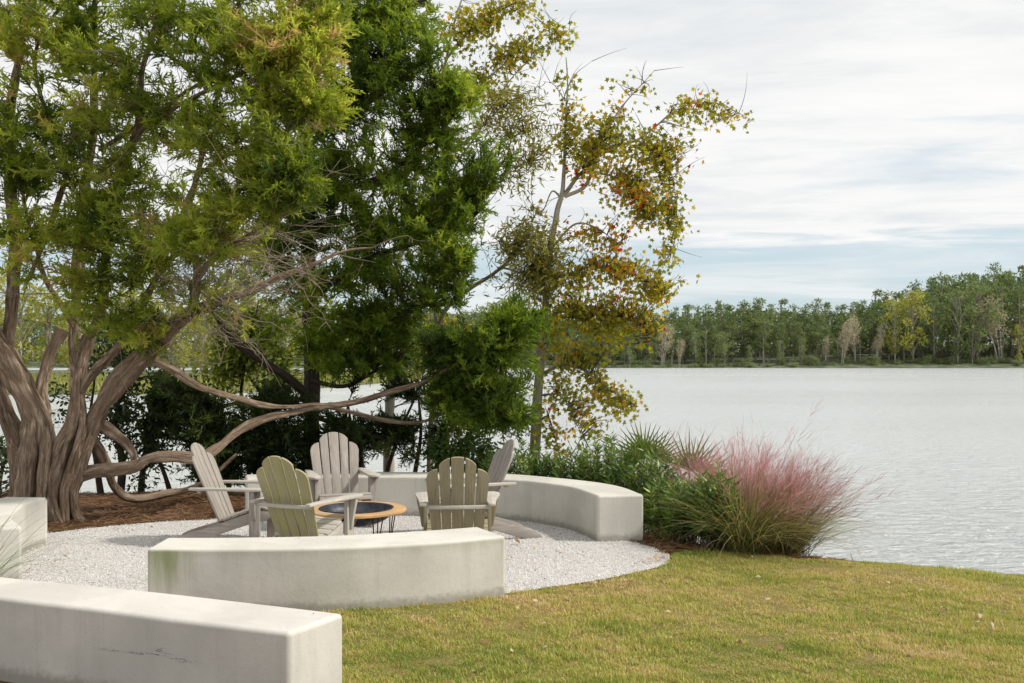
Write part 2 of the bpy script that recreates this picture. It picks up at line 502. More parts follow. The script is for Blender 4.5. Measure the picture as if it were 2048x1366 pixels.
def water_mat():
    m, nt, out = new_mat('lake_water')
    n = N(nt)
    o = n('TexCoord').outputs['Object']
    w1 = n.noise(n.mapping(o, (1.6, 4.2, 1), rot=(0, 0, R(12))), 1.0, 5, 0.6, 0.6)
    w2 = n.noise(n.mapping(o, (5.0, 13.0, 1), rot=(0, 0, R(-9))), 1.0, 4, 0.6, 0.4)
    big = n.noise(n.mapping(o, (0.012, 0.05, 1)), 1.0, 4, 0.6)
    amp = n.rng(big, 0.35, 0.65, 0.75, 1.25)
    h = n.math('MULTIPLY', n.math('ADD', w1, n.math('MULTIPLY', w2, 0.35)), amp)
    p = n('BsdfPrincipled', {'Base Color': (0.60, 0.618, 0.62, 1), 'Roughness': 0.16, 'IOR': 1.45, 'Specular IOR Level': 0.6,
                             'Normal': n.bump(h, 1.0, 0.24)})
    nt.links.new(p.outputs[0], out.inputs[0])
    return m


M['ground'], M['lawn'], M['gravel'], M['water'] = ground_mat(), lawn_mat(), gravel_mat(), water_mat()
M['far_soil'] = simple_mat('far_bank_soil', (0.085, 0.10, 0.05), 0.95, 0, 0.4, 0.3)

# ------------------------------------------------------------------ terrain
CRX = [-80, -14, -6, -3.5, -1.5, 0.2, 0.9, 1.35, 1.9, 2.7, 4.2, 6, 10, 20, 80]
CRY = [16, 14.6, 13.7, 13.2, 13.1, 12.7, 11.8, 10.6, 9.85, 9.35, 8.62, 7.7, 6.0, 3.5, -8]
WATER_Z = -1.0


def ground_z(x, y):
    x = np.asarray(x, dtype=float)
    y = np.asarray(y, dtype=float)
    d = (y - np.interp(x, CRX, CRY)) * 0.93
    w = 0.30
    z = -0.42 * w * np.log1p(np.exp(np.clip(d / w, -30, 30)))
    z = np.maximum(z, -2.2)
    z = z + 0.13 * np.exp(-((x + 3.9) / 1.3) ** 2 - ((y - 12.3) / 0.75) ** 2)
    z = z + 0.05 * np.exp(-((x + 5.2) / 0.8) ** 2 - ((y - 11.3) / 0.7) ** 2)
    return z


def sheet(name, xs, ys, mat, dz=0.0, poly=None, bumps=0.0):
    X, Y = np.meshgrid(xs, ys)
    Z = ground_z(X, Y) + dz
    if bumps:
        q = np.stack([X.ravel(), Y.ravel(), np.zeros(X.size)], 1)
        Z = Z + bumps * (lumpy(q, 3.0, 5) + 0.5 * lumpy(q, 9.0, 6)).reshape(X.shape)
    V = np.stack([X, Y, Z], -1).reshape(-1, 3)
    nx, ny = len(xs), len(ys)
    i, j = np.meshgrid(np.arange(nx - 1), np.arange(ny - 1))
    a = (j * nx + i).ravel()
    F = np.stack([a, a + 1, a + nx + 1, a + nx], 1)
    if poly is not None:
        c = V[F].mean(1)
        F = F[in_poly(c[:, 0], c[:, 1], poly)]
        used = np.unique(F)
        re = np.zeros(len(V), dtype=int)
        re[used] = np.arange(len(used))
        V, F = V[used], re[F]
    return np_mesh(name, V, F, mat, smooth=True)


xs = np.concatenate([np.linspace(-80, -9, 40), np.arange(-8.8, 9, 0.12), np.linspace(9.2, 80, 40)])
ys = np.concatenate([np.linspace(-40, 1, 20), np.arange(1.2, 18, 0.12), np.linspace(18.2, 40, 12)])
tag(sheet('ground', xs, ys, M['ground'], -0.012), kind='structure')

LAWN = [(-1.3, 5.05), (-1.25, 5.3), (-1.55, 6.9), (-1.0, 7.14), (-0.3, 7.42), (-0.03, 7.53), (0.30, 7.74), (0.71, 8.0), (1.22, 8.47), (1.40, 8.8),
        (1.46, 9.12), (1.62, 9.26), (2.1, 9.22), (2.9, 9.0), (3.4, 9.4), (4.4, 9.3), (6.2, 8.5), (10.5, 6.6), (20, 4.3), (20, 1.0), (-0.2, 1.0), (-0.9, 4.8)]
tag(sheet('lawn', np.arange(-2, 20.2, 0.06), np.arange(1, 10, 0.06), M['lawn'], 0.0, LAWN, 0.006), kind='structure')

GRAVEL = [(-7.5, 9.6), (-5.6, 9.75), (-4.75, 10.12), (-4.5, 10.36), (-3.9, 10.8), (-3.3, 11.0), (-2.9, 11.15), (-2.5, 11.35), (-1.4, 11.45), (-0.1, 11.2), (0.6, 10.7), (0.98, 10.0),
          (1.05, 9.8), (1.27, 9.5), (1.36, 9.2), (1.40, 8.86), (1.24, 8.5), (0.71, 8.02), (0.30, 7.76), (-0.03, 7.55), (-0.2, 7.6), (-0.65, 7.42), (-1.3, 7.28), (-2.3, 7.2),
          (-2.3, 5.75), (-3.2, 5.85), (-4.5, 6.4), (-7.5, 7.6)]
GP = catmull(np.array(GRAVEL + GRAVEL[:1]), 220)[:-1]
gb = bmesh.new()
gf = gb.faces.new([gb.verts.new((x, y, 0.004)) for x, y in GP])
bmesh.ops.triangulate(gb, faces=[gf])
if sum(f.normal.z for f in gb.faces) < 0:
    bmesh.ops.reverse_faces(gb, faces=gb.faces[:])
tag(bm_obj('gravel_patio', gb, M['gravel'], smooth=False), kind='structure')

wv = np.array([[-900, 4, WATER_Z], [900, 4, WATER_Z], [900, 1500, WATER_Z], [-900, 1500, WATER_Z]])
tag(np_mesh('lake_water', wv, [[0, 1, 2, 3]], M['water']), kind='structure')

# loose stones of the gravel
r = np.random.default_rng(3)
n = 90000
gx, gy = r.uniform(-7, 1.55, n), r.uniform(5.6, 11.45, n)
keep = in_poly(gx + r.normal(0, .035, n), gy + r.normal(0, .035, n), [tuple(p) for p in GP])
gx, gy = gx[keep], gy[keep]
vis = (np.abs(gx / gy) < 0.56)
gx, gy = gx[vis], gy[vis]
octv = np.array([[1, 0, 0], [0, 1, 0], [-1, 0, 0], [0, -1, 0], [0.1, 0.1, .75], [0, 0, -.6]], float)
octf = np.array([[0, 1, 4], [1, 2, 4], [2, 3, 4], [3, 0, 4], [1, 0, 5], [2, 1, 5], [3, 2, 5], [0, 3, 5]])
acc = Acc()
n = len(gx)
Mx = basis(r.normal(size=(n, 3)), r.uniform(0, 6.28, n)) * r.uniform(0.7, 1.25, (n, 3, 1))
stamp(acc, octv, octf, np.stack([gx, gy, np.full(n, 0.006)], 1), Mx, r.uniform(0.0035, 0.0095, n), np.clip(r.normal(0.55, 0.22, n), 0, 1))
tag(acc.build('gravel', M['stone']), kind='stuff')

# ------------------------------------------------------------------ lawn blades
r = np.random.default_rng(4)


def blades_at(bx, by, lmin, lmax, width, r, patch=True):
    n = len(bx)
    q = np.stack([bx, by, np.zeros(n)], 1)
    ln = r.uniform(lmin, lmax, n) * (1 + 0.4 * np.clip(lumpy(q, 5, 9), -1, 1) + .45 * np.clip(lumpy(q, 19, 10), -1, 1.2))
    ang = r.uniform(0, 6.28, n)
    lean = r.uniform(0.2, 1.1, n)
    d = np.stack([np.cos(ang) * lean, np.sin(ang) * lean, np.ones(n)], 1)
    d = unit(d)
    side = unit(np.cross(d, np.array([0, 0, 1.0]))) * width
    b = np.stack([bx, by, ground_z(bx, by) + 0.001], 1)
    mid = b + d * ln[:, None] * 0.55
    tip = b + (d + np.array([0, 0, -0.35]) * lean[:, None]) * ln[:, None]
    V = np.stack([b - side, b + side, mid + side * .8, mid - side * .8, tip], 1)
    tri = np.array([[0, 1, 2], [0, 2, 3], [3, 2, 4]])
    F = (tri[None] + (np.arange(n) * 5)[:, None, None]).reshape(-1, 3)
    pv = 0.42 + 0.20 * lumpy(q, 1.6, 21) + 0.16 * lumpy(q, 4.5, 22) + 0.17 * lumpy(q, 14, 23) + r.normal(0, 0.22, n)
    return V.reshape(-1, 3), F, np.repeat(np.clip(pv, 0, 1), 5)


n = 330000
u = r.uniform(0, 1, n)
by = 4.6 + (9.6 - 4.6) * u ** 1.25
bx = r.uniform(-0.26, 0.56, n) * by
ok = in_poly(bx, by, LAWN)
bx, by = bx[ok], by[ok]
n2 = 190000
by2 = 2.2 + 7.3 * r.uniform(0, 1, n2) ** .8
bx2 = np.where(r.uniform(0, 1, n2) < .85, r.uniform(.5, 1.45, n2) * by2, r.uniform(-.9, 4, n2))
bx = np.concatenate([bx, bx2])
by = np.concatenate([by, by2])
ok = in_poly(bx, by, LAWN)
bx, by = bx[ok], by[ok]
q_ = np.stack([bx, by, 0 * bx], 1)
ok = lumpy(q_, 24, 77) + r.normal(0, .35, len(bx)) > -.75
bx, by = bx[ok], by[ok]
V, F, va = blades_at(bx, by, 0.016, 0.040, 0.0020, r)
acc = Acc()
acc.add(V, F, va)
tag(acc.build('grass', M['lawn_blade']), kind='stuff')

# pine straw under the cedar and mulch of the bed
n = 26000
sx, sy = r.uniform(-7.5, -2.2, n), r.uniform(9.6, 13.6, n)
ok = ~in_poly(sx, sy, [tuple(p) for p in GP])
sx2, sy2 = r.uniform(0.9, 3.2, 7000), r.uniform(8.9, 11, 7000)
ok2 = ~in_poly(sx2, sy2, [tuple(p) for p in GP]) & ~in_poly(sx2, sy2, LAWN)
sx, sy = np.concatenate([sx[ok], sx2[ok2]]), np.concatenate([sy[ok], sy2[ok2]])
n = len(sx)
ang = r.uniform(0, 6.28, n)
d = np.stack([np.cos(ang), np.sin(ang), r.normal(0, .18, n)], 1) * r.uniform(0.03, 0.10, n)[:, None]
c = np.stack([sx, sy, ground_z(sx, sy) + r.uniform(-0.008, 0.022, n)], 1)
s = np.stack([-np.sin(ang), np.cos(ang), np.full(n, .5)], 1) * 0.0022
V = np.stack([c - d - s, c - d + s, c + d + s, c + d - s], 1).reshape(-1, 3)
F = np.arange(n * 4).reshape(-1, 4)
acc = Acc()
acc.add(V, F, np.repeat(np.clip(r.normal(0.5, 0.22, n), 0, 1), 4))
tag(acc.build('pine_straw', M['straw']), kind='stuff')


# ------------------------------------------------------------------ seat walls
def wall(name, inner, outer, mat, label, h=0.45, rad=0.027, n=40):
    a, b = catmull(inner, n), catmull(outer, n)
    bm = bmesh.new()
    rows = []
    for p, q in zip(a, b):
        rows.append([bm.verts.new((p[0], p[1], -0.15)), bm.verts.new((p[0], p[1], h)),
                     bm.verts.new((q[0], q[1], h)), bm.verts.new((q[0], q[1], -0.15))])
    for k in range(n - 1):
        u, v = rows[k], rows[k + 1]
        for e in range(4):
            bm.faces.new((u[e], u[(e + 1) % 4], v[(e + 1) % 4], v[e]))
    bm.faces.new(rows[0][::-1])
    bm.faces.new(rows[-1])
    bmesh.ops.recalc_face_normals(bm, faces=bm.faces[:])
    o = bm_obj(name, bm, mat, smooth=False)
    o.data.polygons.foreach_set('use_smooth', np.ones(len(o.data.polygons), dtype=bool))
    bv = o.modifiers.new('round', 'BEVEL')
    bv.width = rad
    bv.segments = 4
    bv.limit_method = 'ANGLE'
    bv.angle_limit = R(45)
    bv.harden_normals = True
    tag(o, label, 'wall', 'stucco seat walls around the fire pit')
    return o


wall('seat_wall', [(-2.93, 11.02), (-2.2, 11.2), (-1.37, 11.25), (-0.7, 11.18), (-0.10, 11.0), (0.24, 10.78), (0.57, 10.4), (0.73, 10.0), (0.828, 9.66)],
     [(-3.05, 11.42), (-2.3, 11.63), (-1.45, 11.69), (-0.7, 11.65), (-0.05, 11.5), (0.456, 11.16), (0.90, 10.75), (1.14, 10.35), (1.285, 9.74)],
     M['stucco'], 'long curved cream stucco seat wall sweeping behind the chairs to the pink grass')
wall('seat_wall', [(-2.56, 7.42), (-2.03, 7.43), (-1.32, 7.51), (-0.65, 7.73), (-0.27, 7.90)],
     [(-2.55, 6.98), (-1.92, 6.98), (-1.25, 7.03), (-0.61, 7.20), (-0.045, 7.47)],
     M['stucco_algae'], 'short curved stucco seat wall with green algae on its left end, in front of the chairs')
wall('seat_wall', [(-4.75, 6.75), (-4.0, 6.42), (-3.1, 6.09), (-2.08, 5.72), (-1.38, 5.43), (-0.875, 5.215)],
     [(-4.55, 6.33), (-3.8, 6.0), (-2.85, 5.56), (-2.19, 5.30), (-1.75, 5.11), (-1.08, 4.845)],
     M['stucco_scuff'], 'straight stucco seat wall with dark scuff marks, closest to the viewer')
wall('seat_wall', [(-3.87, 7.90), (-4.2, 8.4), (-4.40, 8.95), (-4.47, 9.3), (-4.43, 9.56)],
     [(-4.24, 7.72), (-4.58, 8.27), (-4.8, 8.87), (-4.88, 9.28), (-4.86, 9.6)],
     M['stucco'], 'short stucco seat wall below the long green grass blades near the cedar trunk')


# ------------------------------------------------------------------ adirondack chairs
def board(bm, pts, thick, mat4, uvoff=None):
    """flat board: outline pts (across, along grain), thickness about the plane, placed by mat4"""
    uvl = bm.loops.layers.uv.verify()
    off = uvoff or (random.uniform(0, 9), random.uniform(0, 9))
    top = [bm.verts.new(mat4 @ Vector((x, y, thick / 2))) for x, y in pts]
    bot = [bm.verts.new(mat4 @ Vector((x, y, -thick / 2))) for x, y in pts]
    k = len(pts)
    fs = [(bm.faces.new(top), list(range(k)), 0), (bm.faces.new(bot[::-1]), list(range(k))[::-1], 0)]
    for i in range(k):
        j = (i + 1) % k
        fs.append((bm.faces.new((top[j], top[i], bot[i], bot[j])), [j, i, i, j], 1))
    for f, idx, sd in fs:
        for q, (lp, i) in enumerate(zip(f.loops, idx)):
            lp[uvl].uv = (pts[i][0] + off[0] + (thick if sd and q > 1 else 0), pts[i][1] + off[1])


def round_edges(bm, w=0.004):
    bmesh.ops.recalc_face_normals(bm, faces=bm.faces[:])
    es = [e for e in bm.edges if len(e.link_faces) == 2 and e.calc_face_angle(0) > 0.6]
    bmesh.ops.bevel(bm, geom=es, offset=w, segments=2, profile=0.5, affect='EDGES', clamp_overlap=True)


def mframe(o, x, y):
    """matrix with origin o, local x, local y axes"""
    x, y = Vector(x).normalized(), Vector(y).normalized()
    z = x.cross(y).normalized()
    m = Matrix((x, y, z)).transposed().to_4x4()
    m.translation = Vector(o)
    return m


TILT = R(23)


def top_h(u):
    a = abs(u)
    if a <= 0.158:
        return 0.685 + 0.13 * math.sqrt(max(0, 1 - (a / 0.168) ** 2)) * 1.0
    t = min(1.0, (a - 0.158) / 0.107)
    return 0.70 - 0.095 * (1 - math.sqrt(max(0, 1 - t ** 2)))


def make_chair(label, loc, rz, wb, wa, wf):
    """wb back boards, wa arms, wf frame and seat"""
    root = empty('adirondack_chair', loc, rz)
    tag(root, label, 'chair', 'adirondack chairs around the fire pit')
    # backrest: five fanned boards
    bm = bmesh.new()
    vdir = Vector((0, -math.sin(TILT), math.cos(TILT)))
    edges_t = [-0.265, -0.161, -0.060, 0.060, 0.161, 0.265]
    for k in range(5):
        a, b = edges_t[k] + (0.006 if k else 0), edges_t[k + 1] - (0.006 if k < 4 else 0)
        s = 0.80
        pts = [(a * s, 0.0), (b * s, 0.0)]
        tops = []
        for q in range(9):
            ut = b + (a - b) * q / 8
            tops.append((ut, top_h(ut)))
        pts.append((tops[0][0] * (s + (1 - s) * .8), tops[0][1] * .78))
        pts += tops
        pts.append((tops[-1][0] * (s + (1 - s) * .8), tops[-1][1] * .78))
        um = (a + b) / 2
        yaw = um * 0.75
        xd = Vector((math.cos(yaw), math.sin(yaw), 0))
        o = Vector((um, -0.13 + 0.42 * um * um, 0.205))
        pts = [((x - um), y) for x, y in pts]
        xo = mframe(o, xd, vdir)
        board(bm, pts, 0.020, xo)
    round_edges(bm, 0.0035)
    bm_obj('backrest', bm, wb, root)
    # curved rail behind the back at arm height
    bm = bmesh.new()
    outl = []
    for q in range(13):
        u = -0.275 + 0.55 * q / 12
        outl.append((-0.312 + 0.42 * u * u * 0.95, u))
    inn = [(y - 0.034, u) for y, u in outl[::-1]]
    board(bm, outl + inn, 0.030, mframe((0, 0, 0.520), (0, 1, 0), (1, 0, 0)))
    round_edges(bm, 0.004)
    bm_obj('back_rail', bm, wa, root)
    # arms
    for sx in (-1, 1):
        bm = bmesh.new()
        pts = [(0.262, -0.385), (0.315, -0.385), (0.335, -0.1), (0.362, 0.12), (0.380, 0.24), (0.376, 0.31), (0.352, 0.362), (0.315, 0.385), (0.275, 0.375), (0.250, 0.345), (0.243, 0.30), (0.243, -0.05), (0.25, -0.25)]
        board(bm, [(sx * x, y) for x, y in pts], 0.024, mframe((0, 0, 0.548), (1, 0, 0), (0, 1, 0)))
        round_edges(bm, 0.006)
        bm_obj('armrest', bm, wa, root)
        # front leg with its outer bracket
        bm = bmesh.new()
        board(bm, [(-0.05, 0.0), (0.05, 0.0), (0.05, 0.535), (-0.05, 0.535)], 0.036, mframe((sx * 0.285, 0.235, 0), (0, 1, 0), (0, 0, 1)))
        round_edges(bm, 0.004)
        leg = bm_obj('leg', bm, wf, root)
        bm = bmesh.new()
        pr = [(0.305, 0.534), (0.368, 0.534), (0.362, 0.49), (0.346, 0.42), (0.333, 0.35), (0.325, 0.29), (0.317, 0.265), (0.305, 0.262)]
        board(bm, [(sx * x, z) for x, z in pr], 0.032, mframe((0, 0.235, 0), (1, 0, 0), (0, 0, 1)))
        round_edges(bm, 0.004)
        bm_obj('bracket', bm, wf, leg)
        # side rail running down to the ground behind
        bm = bmesh.new()
        pr = [(0.335, 0.255), (0.368, 0.275), (0.382, 0.305), (0.375, 0.332), (0.350, 0.346), (0.27, 0.345), (0.16, 0.318), (0.03, 0.272), (-0.12, 0.215),
              (-0.30, 0.158), (-0.48, 0.105), (-0.60, 0.066), (-0.655, 0.035), (-0.672, 0.0), (-0.50, 0.0), (-0.36, 0.035), (-0.15, 0.105), (0.05, 0.175), (0.2, 0.225)]
        board(bm, [(z, y) for y, z in pr], 0.024, mframe((sx * 0.252, 0, 0), (0, 0, 1), (0, 1, 0)))
        round_edges(bm, 0.004)
        bm_obj('side_rail', bm, wf, root)
    # seat boards
    bm = bmesh.new()
    cv = [(-0.145, 0.226), (-0.07, 0.245), (0.005, 0.272), (0.08, 0.300), (0.155, 0.327), (0.23, 0.348), (0.305, 0.358), (0.365, 0.345), (0.395, 0.30)]
    for k in range(len(cv) - 1):
        (y0, z0), (y1, z1) = cv[k], cv[k + 1]
        ym, zm = (y0 + y1) / 2, (z0 + z1) / 2
        L = math.hypot(y1 - y0, z1 - z0) / 2 - 0.004
        hw = 0.235 if ym < -0.05 else (0.266 if abs(ym - 0.235) > 0.07 else 0.238)
        board(bm, [(-L, -hw), (L, -hw), (L, hw), (-L, hw)], 0.018, mframe((0, ym, zm + 0.011), (0, y1 - y0, z1 - z0), (1, 0, 0)))
    round_edges(bm, 0.003)
    bm_obj('seat', bm, wf, root)
    return root


def face(dx, dy):
    return math.atan2(dy, dx) - math.pi / 2


make_chair('pale grey wooden chair seen from the side in front of the pine straw', (-2.62, 9.62, 0.006), face(1.0, -0.05), M['wood_grey'], M['wood_pale'], M['wood_grey'])
make_chair('grey wooden chair facing the viewer behind the fire bowl', (-1.83, 10.63, 0.006), face(0.33, -0.94), M['wood_grey'], M['wood_pale'], M['wood_grey'])
make_chair('grey wooden chair turned sideways before the shrubs by the curved wall', (-0.42, 9.92, 0.006), face(-0.95, -0.32), M['wood_grey'], M['wood_pale'], M['wood_grey'])
make_chair('yellow-green stained wooden chair with its back to the viewer, tilted left', (-1.80, 8.76, 0.006), face(0.41, 0.91), M['wood_green'], M['wood_pale'], M['wood_pale'])
make_chair('brown-olive wooden chair seen squarely from behind beside the fire bowl', (-0.475, 8.72, 0.006), face(-0.056, 1.0), M['wood_olive'], M['wood_pale'], M['wood_olive'])

# ------------------------------------------------------------------ fire pit
fp = empty('fire_pit', (-1.45, 9.32, 0.005))
tag(fp, 'round black fire bowl with a wide honey-coloured wooden rim on thin rod legs', 'fire pit')


def lathe(prof, mat, name, parent, seg=72):
    bm = bmesh.new()
    uvl = bm.loops.layers.uv.verify()
    rows = []
    for k in range(seg):
        a = 2 * math.pi * k / seg
        rows.append([bm.verts.new((q[0] * math.cos(a), q[0] * math.sin(a), q[1])) for q in prof])
    m = len(prof)
    closed = prof[0] == prof[-1]
    for k in range(seg):
        u, v = rows[k], rows[(k + 1) % seg]
        for i in range(m - 1):
            try:
                f = bm.faces.new((u[i], v[i], v[i + 1], u[i + 1]))
            except ValueError:
                continue
            for lp, (kk, ii) in zip(f.loops, ((k, i), (k + 1, i), (k + 1, i + 1), (k, i + 1))):
                lp[uvl].uv = (prof[ii][0] + prof[ii][1], kk * 0.04)
    bmesh.ops.remove_doubles(bm, verts=bm.verts[:], dist=1e-5)
    bmesh.ops.recalc_face_normals(bm, faces=bm.faces[:])
    return bm_obj(name, bm, mat, parent)


lathe([(0.336, 0.372), (0.34, 0.376), (0.455, 0.376), (0.463, 0.370), (0.463, 0.352), (0.456, 0.346), (0.34, 0.346), (0.336, 0.35), (0.336, 0.372)], M['oak_ring'], 'rim', fp)
bp = [(0.334, 0.372), (0.345, 0.383), (0.338, 0.386), (0.326, 0.380)]
for k in range(1, 12):
    t = k / 11
    bp.append((0.322 * math.cos(t * math.pi / 2), 0.372 - 0.145 * math.sin(t * math.pi / 2)))
ou = [(0.330 * math.cos(t * math.pi / 2), 0.352 - 0.14 * math.sin(t * math.pi / 2)) for t in (1, .9, .8, .7, .6, .5, .4, .3, .2, .1, 0)]
lathe(bp + ou + [(0.334, 0.372)], M['bowl'], 'bowl', fp)
for k in range(4):
    a = R(38 + 90 * k)
    acc = Acc()
    foot = np.array([math.cos(a) * 0.36, math.sin(a) * 0.36, 0.0])
    for dd in (-0.14, 0.0, 0.13):
        topp = np.array([math.cos(a + dd) * 0.40, math.sin(a + dd) * 0.40, 0.347])
        f2 = foot + np.array([-math.sin(a), math.cos(a), 0]) * dd * 0.09
        tube(acc, catmull([f2, (f2 + topp) / 2, topp], 5), np.full(5, 0.0055), 8, 0, k)
    acc.build('leg', M['rod'], fp, smooth=True)


# ------------------------------------------------------------------ plant toolkit
def spray_template(seed, ns=11, width=0.044, sub=1, spread=0.75):
    """feathery cedar spray, unit length along +x"""
    r = np.random.default_rng(seed)
    V, F = [], []

    def sprig(p, d, L, w):
        s = np.cross(d, r.normal(size=3))
        s /= np.linalg.norm(s)
        i = len(V)
        V.extend([p - s * w, p + s * w, p + d * L])
        F.append((i, i + 1, i + 2))
    sprig(np.zeros(3), np.array([1.0, 0, 0]), 1.0, width * .8)
    for k in range(ns):
        t = 0.12 + 0.83 * k / ns
        a = k * 2.4 + r.uniform(-.4, .4)
        d = np.array([0.8, math.cos(a) * spread, math.sin(a) * spread * .7]) + r.normal(0, .15, 3)
        d /= np.linalg.norm(d)
        L = 0.46 * (1 - 0.5 * t) * r.uniform(.8, 1.2)
        p = np.array([t, 0, 0])
        sprig(p, d, L, width)
        for q in range(sub):
            d2 = d + r.normal(0, .5, 3)
            d2 /= np.linalg.norm(d2)
            sprig(p + d * L * r.uniform(.25, .7), d2, L * .6, width * .85)
    return np.array(V), np.array(F)


SPRAYS = [spray_template(s) for s in (1, 2, 3, 4)]


def blob_pts(blobs, r, gap=0.0, scale=3.2, seed=0):
    out = []
    for (px, py, rx, ry, D, dr, n) in blobs:
        q = r.normal(size=(n, 3))
        q = unit(q) * (r.uniform(0, 1, n) ** 0.42)[:, None]
        dd = D + q[:, 1] * dr
        x, y = px + q[:, 0] * rx, py + q[:, 2] * ry
        p = np.stack([(x - CX) / F_PX * dd, dd, EYE - (y - HZ) / F_PX * dd], 1)
        out.append(p)
    p = np.concatenate(out)
    if gap is not None:
        p = p[lumpy(p, scale, seed) > gap]
    return p


def grow(T, skel, r, n=7, lift=0.12, below=0.7, jitter=0.12):
    S = np.zeros_like(T)
    for i in range(0, len(T), 500):
        t = T[i:i + 500]
        d = t[:, None] - skel[None]
        cost = np.linalg.norm(d, axis=2) + below * np.maximum(0, -d[..., 2])
        S[i:i + 500] = skel[np.argmin(cost * r.uniform(.85, 1.15, cost.shape), axis=1)]
    L = np.linalg.norm(T - S, axis=1, keepdims=True)
    c = (S + T) / 2 + np.array([0, 0, 1.0]) * L * lift + r.normal(0, 1, T.shape) * L * jitter
    t = np.linspace(0, 1, n)[None, :, None]
    return (1 - t) ** 2 * S[:, None] + 2 * t * (1 - t) * c[:, None] + t ** 2 * T[:, None]


def stem_paths(paths, n_per=26):
    out = []
    for p in paths:
        a = np.array([P(x, y, D) for x, y, _, D in p])
        k = max(8, int(n_per * len(p) * .6))
        pts = catmull(a, k)
        rad = np.interp(np.linspace(0, len(p) - 1, k), np.arange(len(p)), [q[2] / F_PX * q[3] for q in p])
        out.append((pts, rad))
    return out


def wobble(pts, amp, seed):
    r = np.random.default_rng(seed)
    s = np.concatenate([[0], np.cumsum(np.linalg.norm(np.diff(pts, axis=0), axis=1))])
    w = np.zeros_like(pts)
    for f in (3.0, 7.0):
        w += np.sin(s[:, None] * f + r.uniform(0, 6.28, 3)) * amp / f * 3
    w[:, 1] *= 0.7
    return pts + w * np.linspace(0.2, 1, len(pts))[:, None]


def needle_crown(tree, T, skel, mat, twmat, r, per=9, smin=.14, smax=.27, vmean=.5, n=7, twr=(.007, .0018), lift=.1, name='crown'):
    C = grow(T, skel, r, n, lift)
    tw = Acc()
    twigs(tw, C, np.broadcast_to(np.linspace(twr[0], twr[1], n)[None], (len(C), n)) * r.uniform(.7, 1.4, (len(C), 1)))
    tw.build('twigs', twmat, tree, smooth=True)
    acc = Acc()
    cl = vmean + 0.24 * lumpy(T, 2.3, 31) + r.normal(0, .13, len(T))
    L = np.linalg.norm(C[:, -1] - C[:, 0], axis=1)
    for k in range(per):
        # sprays crowd the outer 0.7 m of each branchlet
        back = r.uniform(0, 1, len(C)) ** 1.2 * np.minimum(0.75, L * 0.85)
        t = np.clip(1 - back / (L + 1e-6), 0, 1) * (n - 1)
        i = np.minimum(t.astype(int), n - 2)
        f = (t - i)[:, None]
        ii = np.arange(len(C))
        pos = C[ii, i] * (1 - f) + C[ii, i + 1] * f
        tan = unit(C[ii, i + 1] - C[ii, i])
        d = tan * 0.75 + r.normal(0, .48, tan.shape) + np.array([0, 0, .22])
        tp, tri = SPRAYS[k % 4]
        stamp(acc, tp, tri, pos, basis(d, r.uniform(0, 6.28, len(C))), r.uniform(smin, smax, len(C)),
              np.clip(cl + r.normal(0, .15, len(C)), 0, 1))
    return acc.build(name, mat, tree)


STAR = []
for k in range(10):
    a = math.pi / 2 + 2 * math.pi * k / 10
    rad = (1.0 if k % 2 == 0 else 0.56) * (1.0 if k in (0, 2, 8) else 0.8)
    STAR.append((0.55 * rad * math.sin(a) + .42, 0.55 * rad * math.cos(a), 0.06 * math.cos(2 * a)))
STAR = np.array([(0.42, 0, 0.05)] + STAR + [(0, -.012, 0), (0, .012, 0)])
STAR_F = np.array([(0, 1 + k, 1 + (k + 1) % 10) for k in range(10)] + [(11, 12, 0)])
NARROW = np.array([(0, 0, 0), (.35, .075, .03), (.35, -.075, .03), (1, 0, -.05)])
NARROW_F = np.array([(0, 2, 1), (1, 2, 3)])
OVAL = np.array([(0, 0, 0), (.3, .2, .04), (.3, -.2, .04), (.7, .19, .03), (.7, -.19, .03), (1, 0, -.06)])
OVAL_F = np.array([(0, 2, 1), (1, 2, 4), (1, 4, 3), (3, 4, 5)])


def leafy_crown(tree, T, skel, mat, twmat, r, templ, tri, per, size, droop=0.5, spread=0.16, var=None, n=6, lift=.1, twr=(.006, .0015), vj=.1, name='crown', tw0=None):
    C = grow(T, skel, r, n, lift)
    tw = tw0 or Acc()
    twigs(tw, C, np.broadcast_to(np.linspace(twr[0], twr[1], n)[None], (len(C), n)) * r.uniform(.7, 1.3, (len(C), 1)))
    tw.build('twigs', twmat, tree, smooth=True)
    L = np.linalg.norm(C[:, -1] - C[:, 0], axis=1)
    acc = Acc()
    cl = r.normal(.4, .15, len(T)) if var is None else var
    for k in range(per):
        back = r.uniform(0, 1, len(C)) ** 1.3 * np.minimum(0.5, L * 0.9)
        t = np.clip(1 - back / (L + 1e-6), 0, 1) * (n - 1)
        i = np.minimum(t.astype(int), n - 2)
        f = (t - i)[:, None]
        ii = np.arange(len(C))
        pos = C[ii, i] * (1 - f) + C[ii, i + 1] * f + r.normal(0, spread * .35, (len(C), 3))
        d = unit(C[ii, i + 1] - C[ii, i]) * .4 + r.normal(0, .55, (len(C), 3)) + np.array([0, 0, -droop])
        stamp(acc, templ, tri, pos, basis(d, r.uniform(0, 6.28, len(C))), r.uniform(size[0], size[1], len(C)),
              np.clip(cl + r.normal(0, vj, len(C)), 0, 1))
    return acc.build(name, mat, tree)


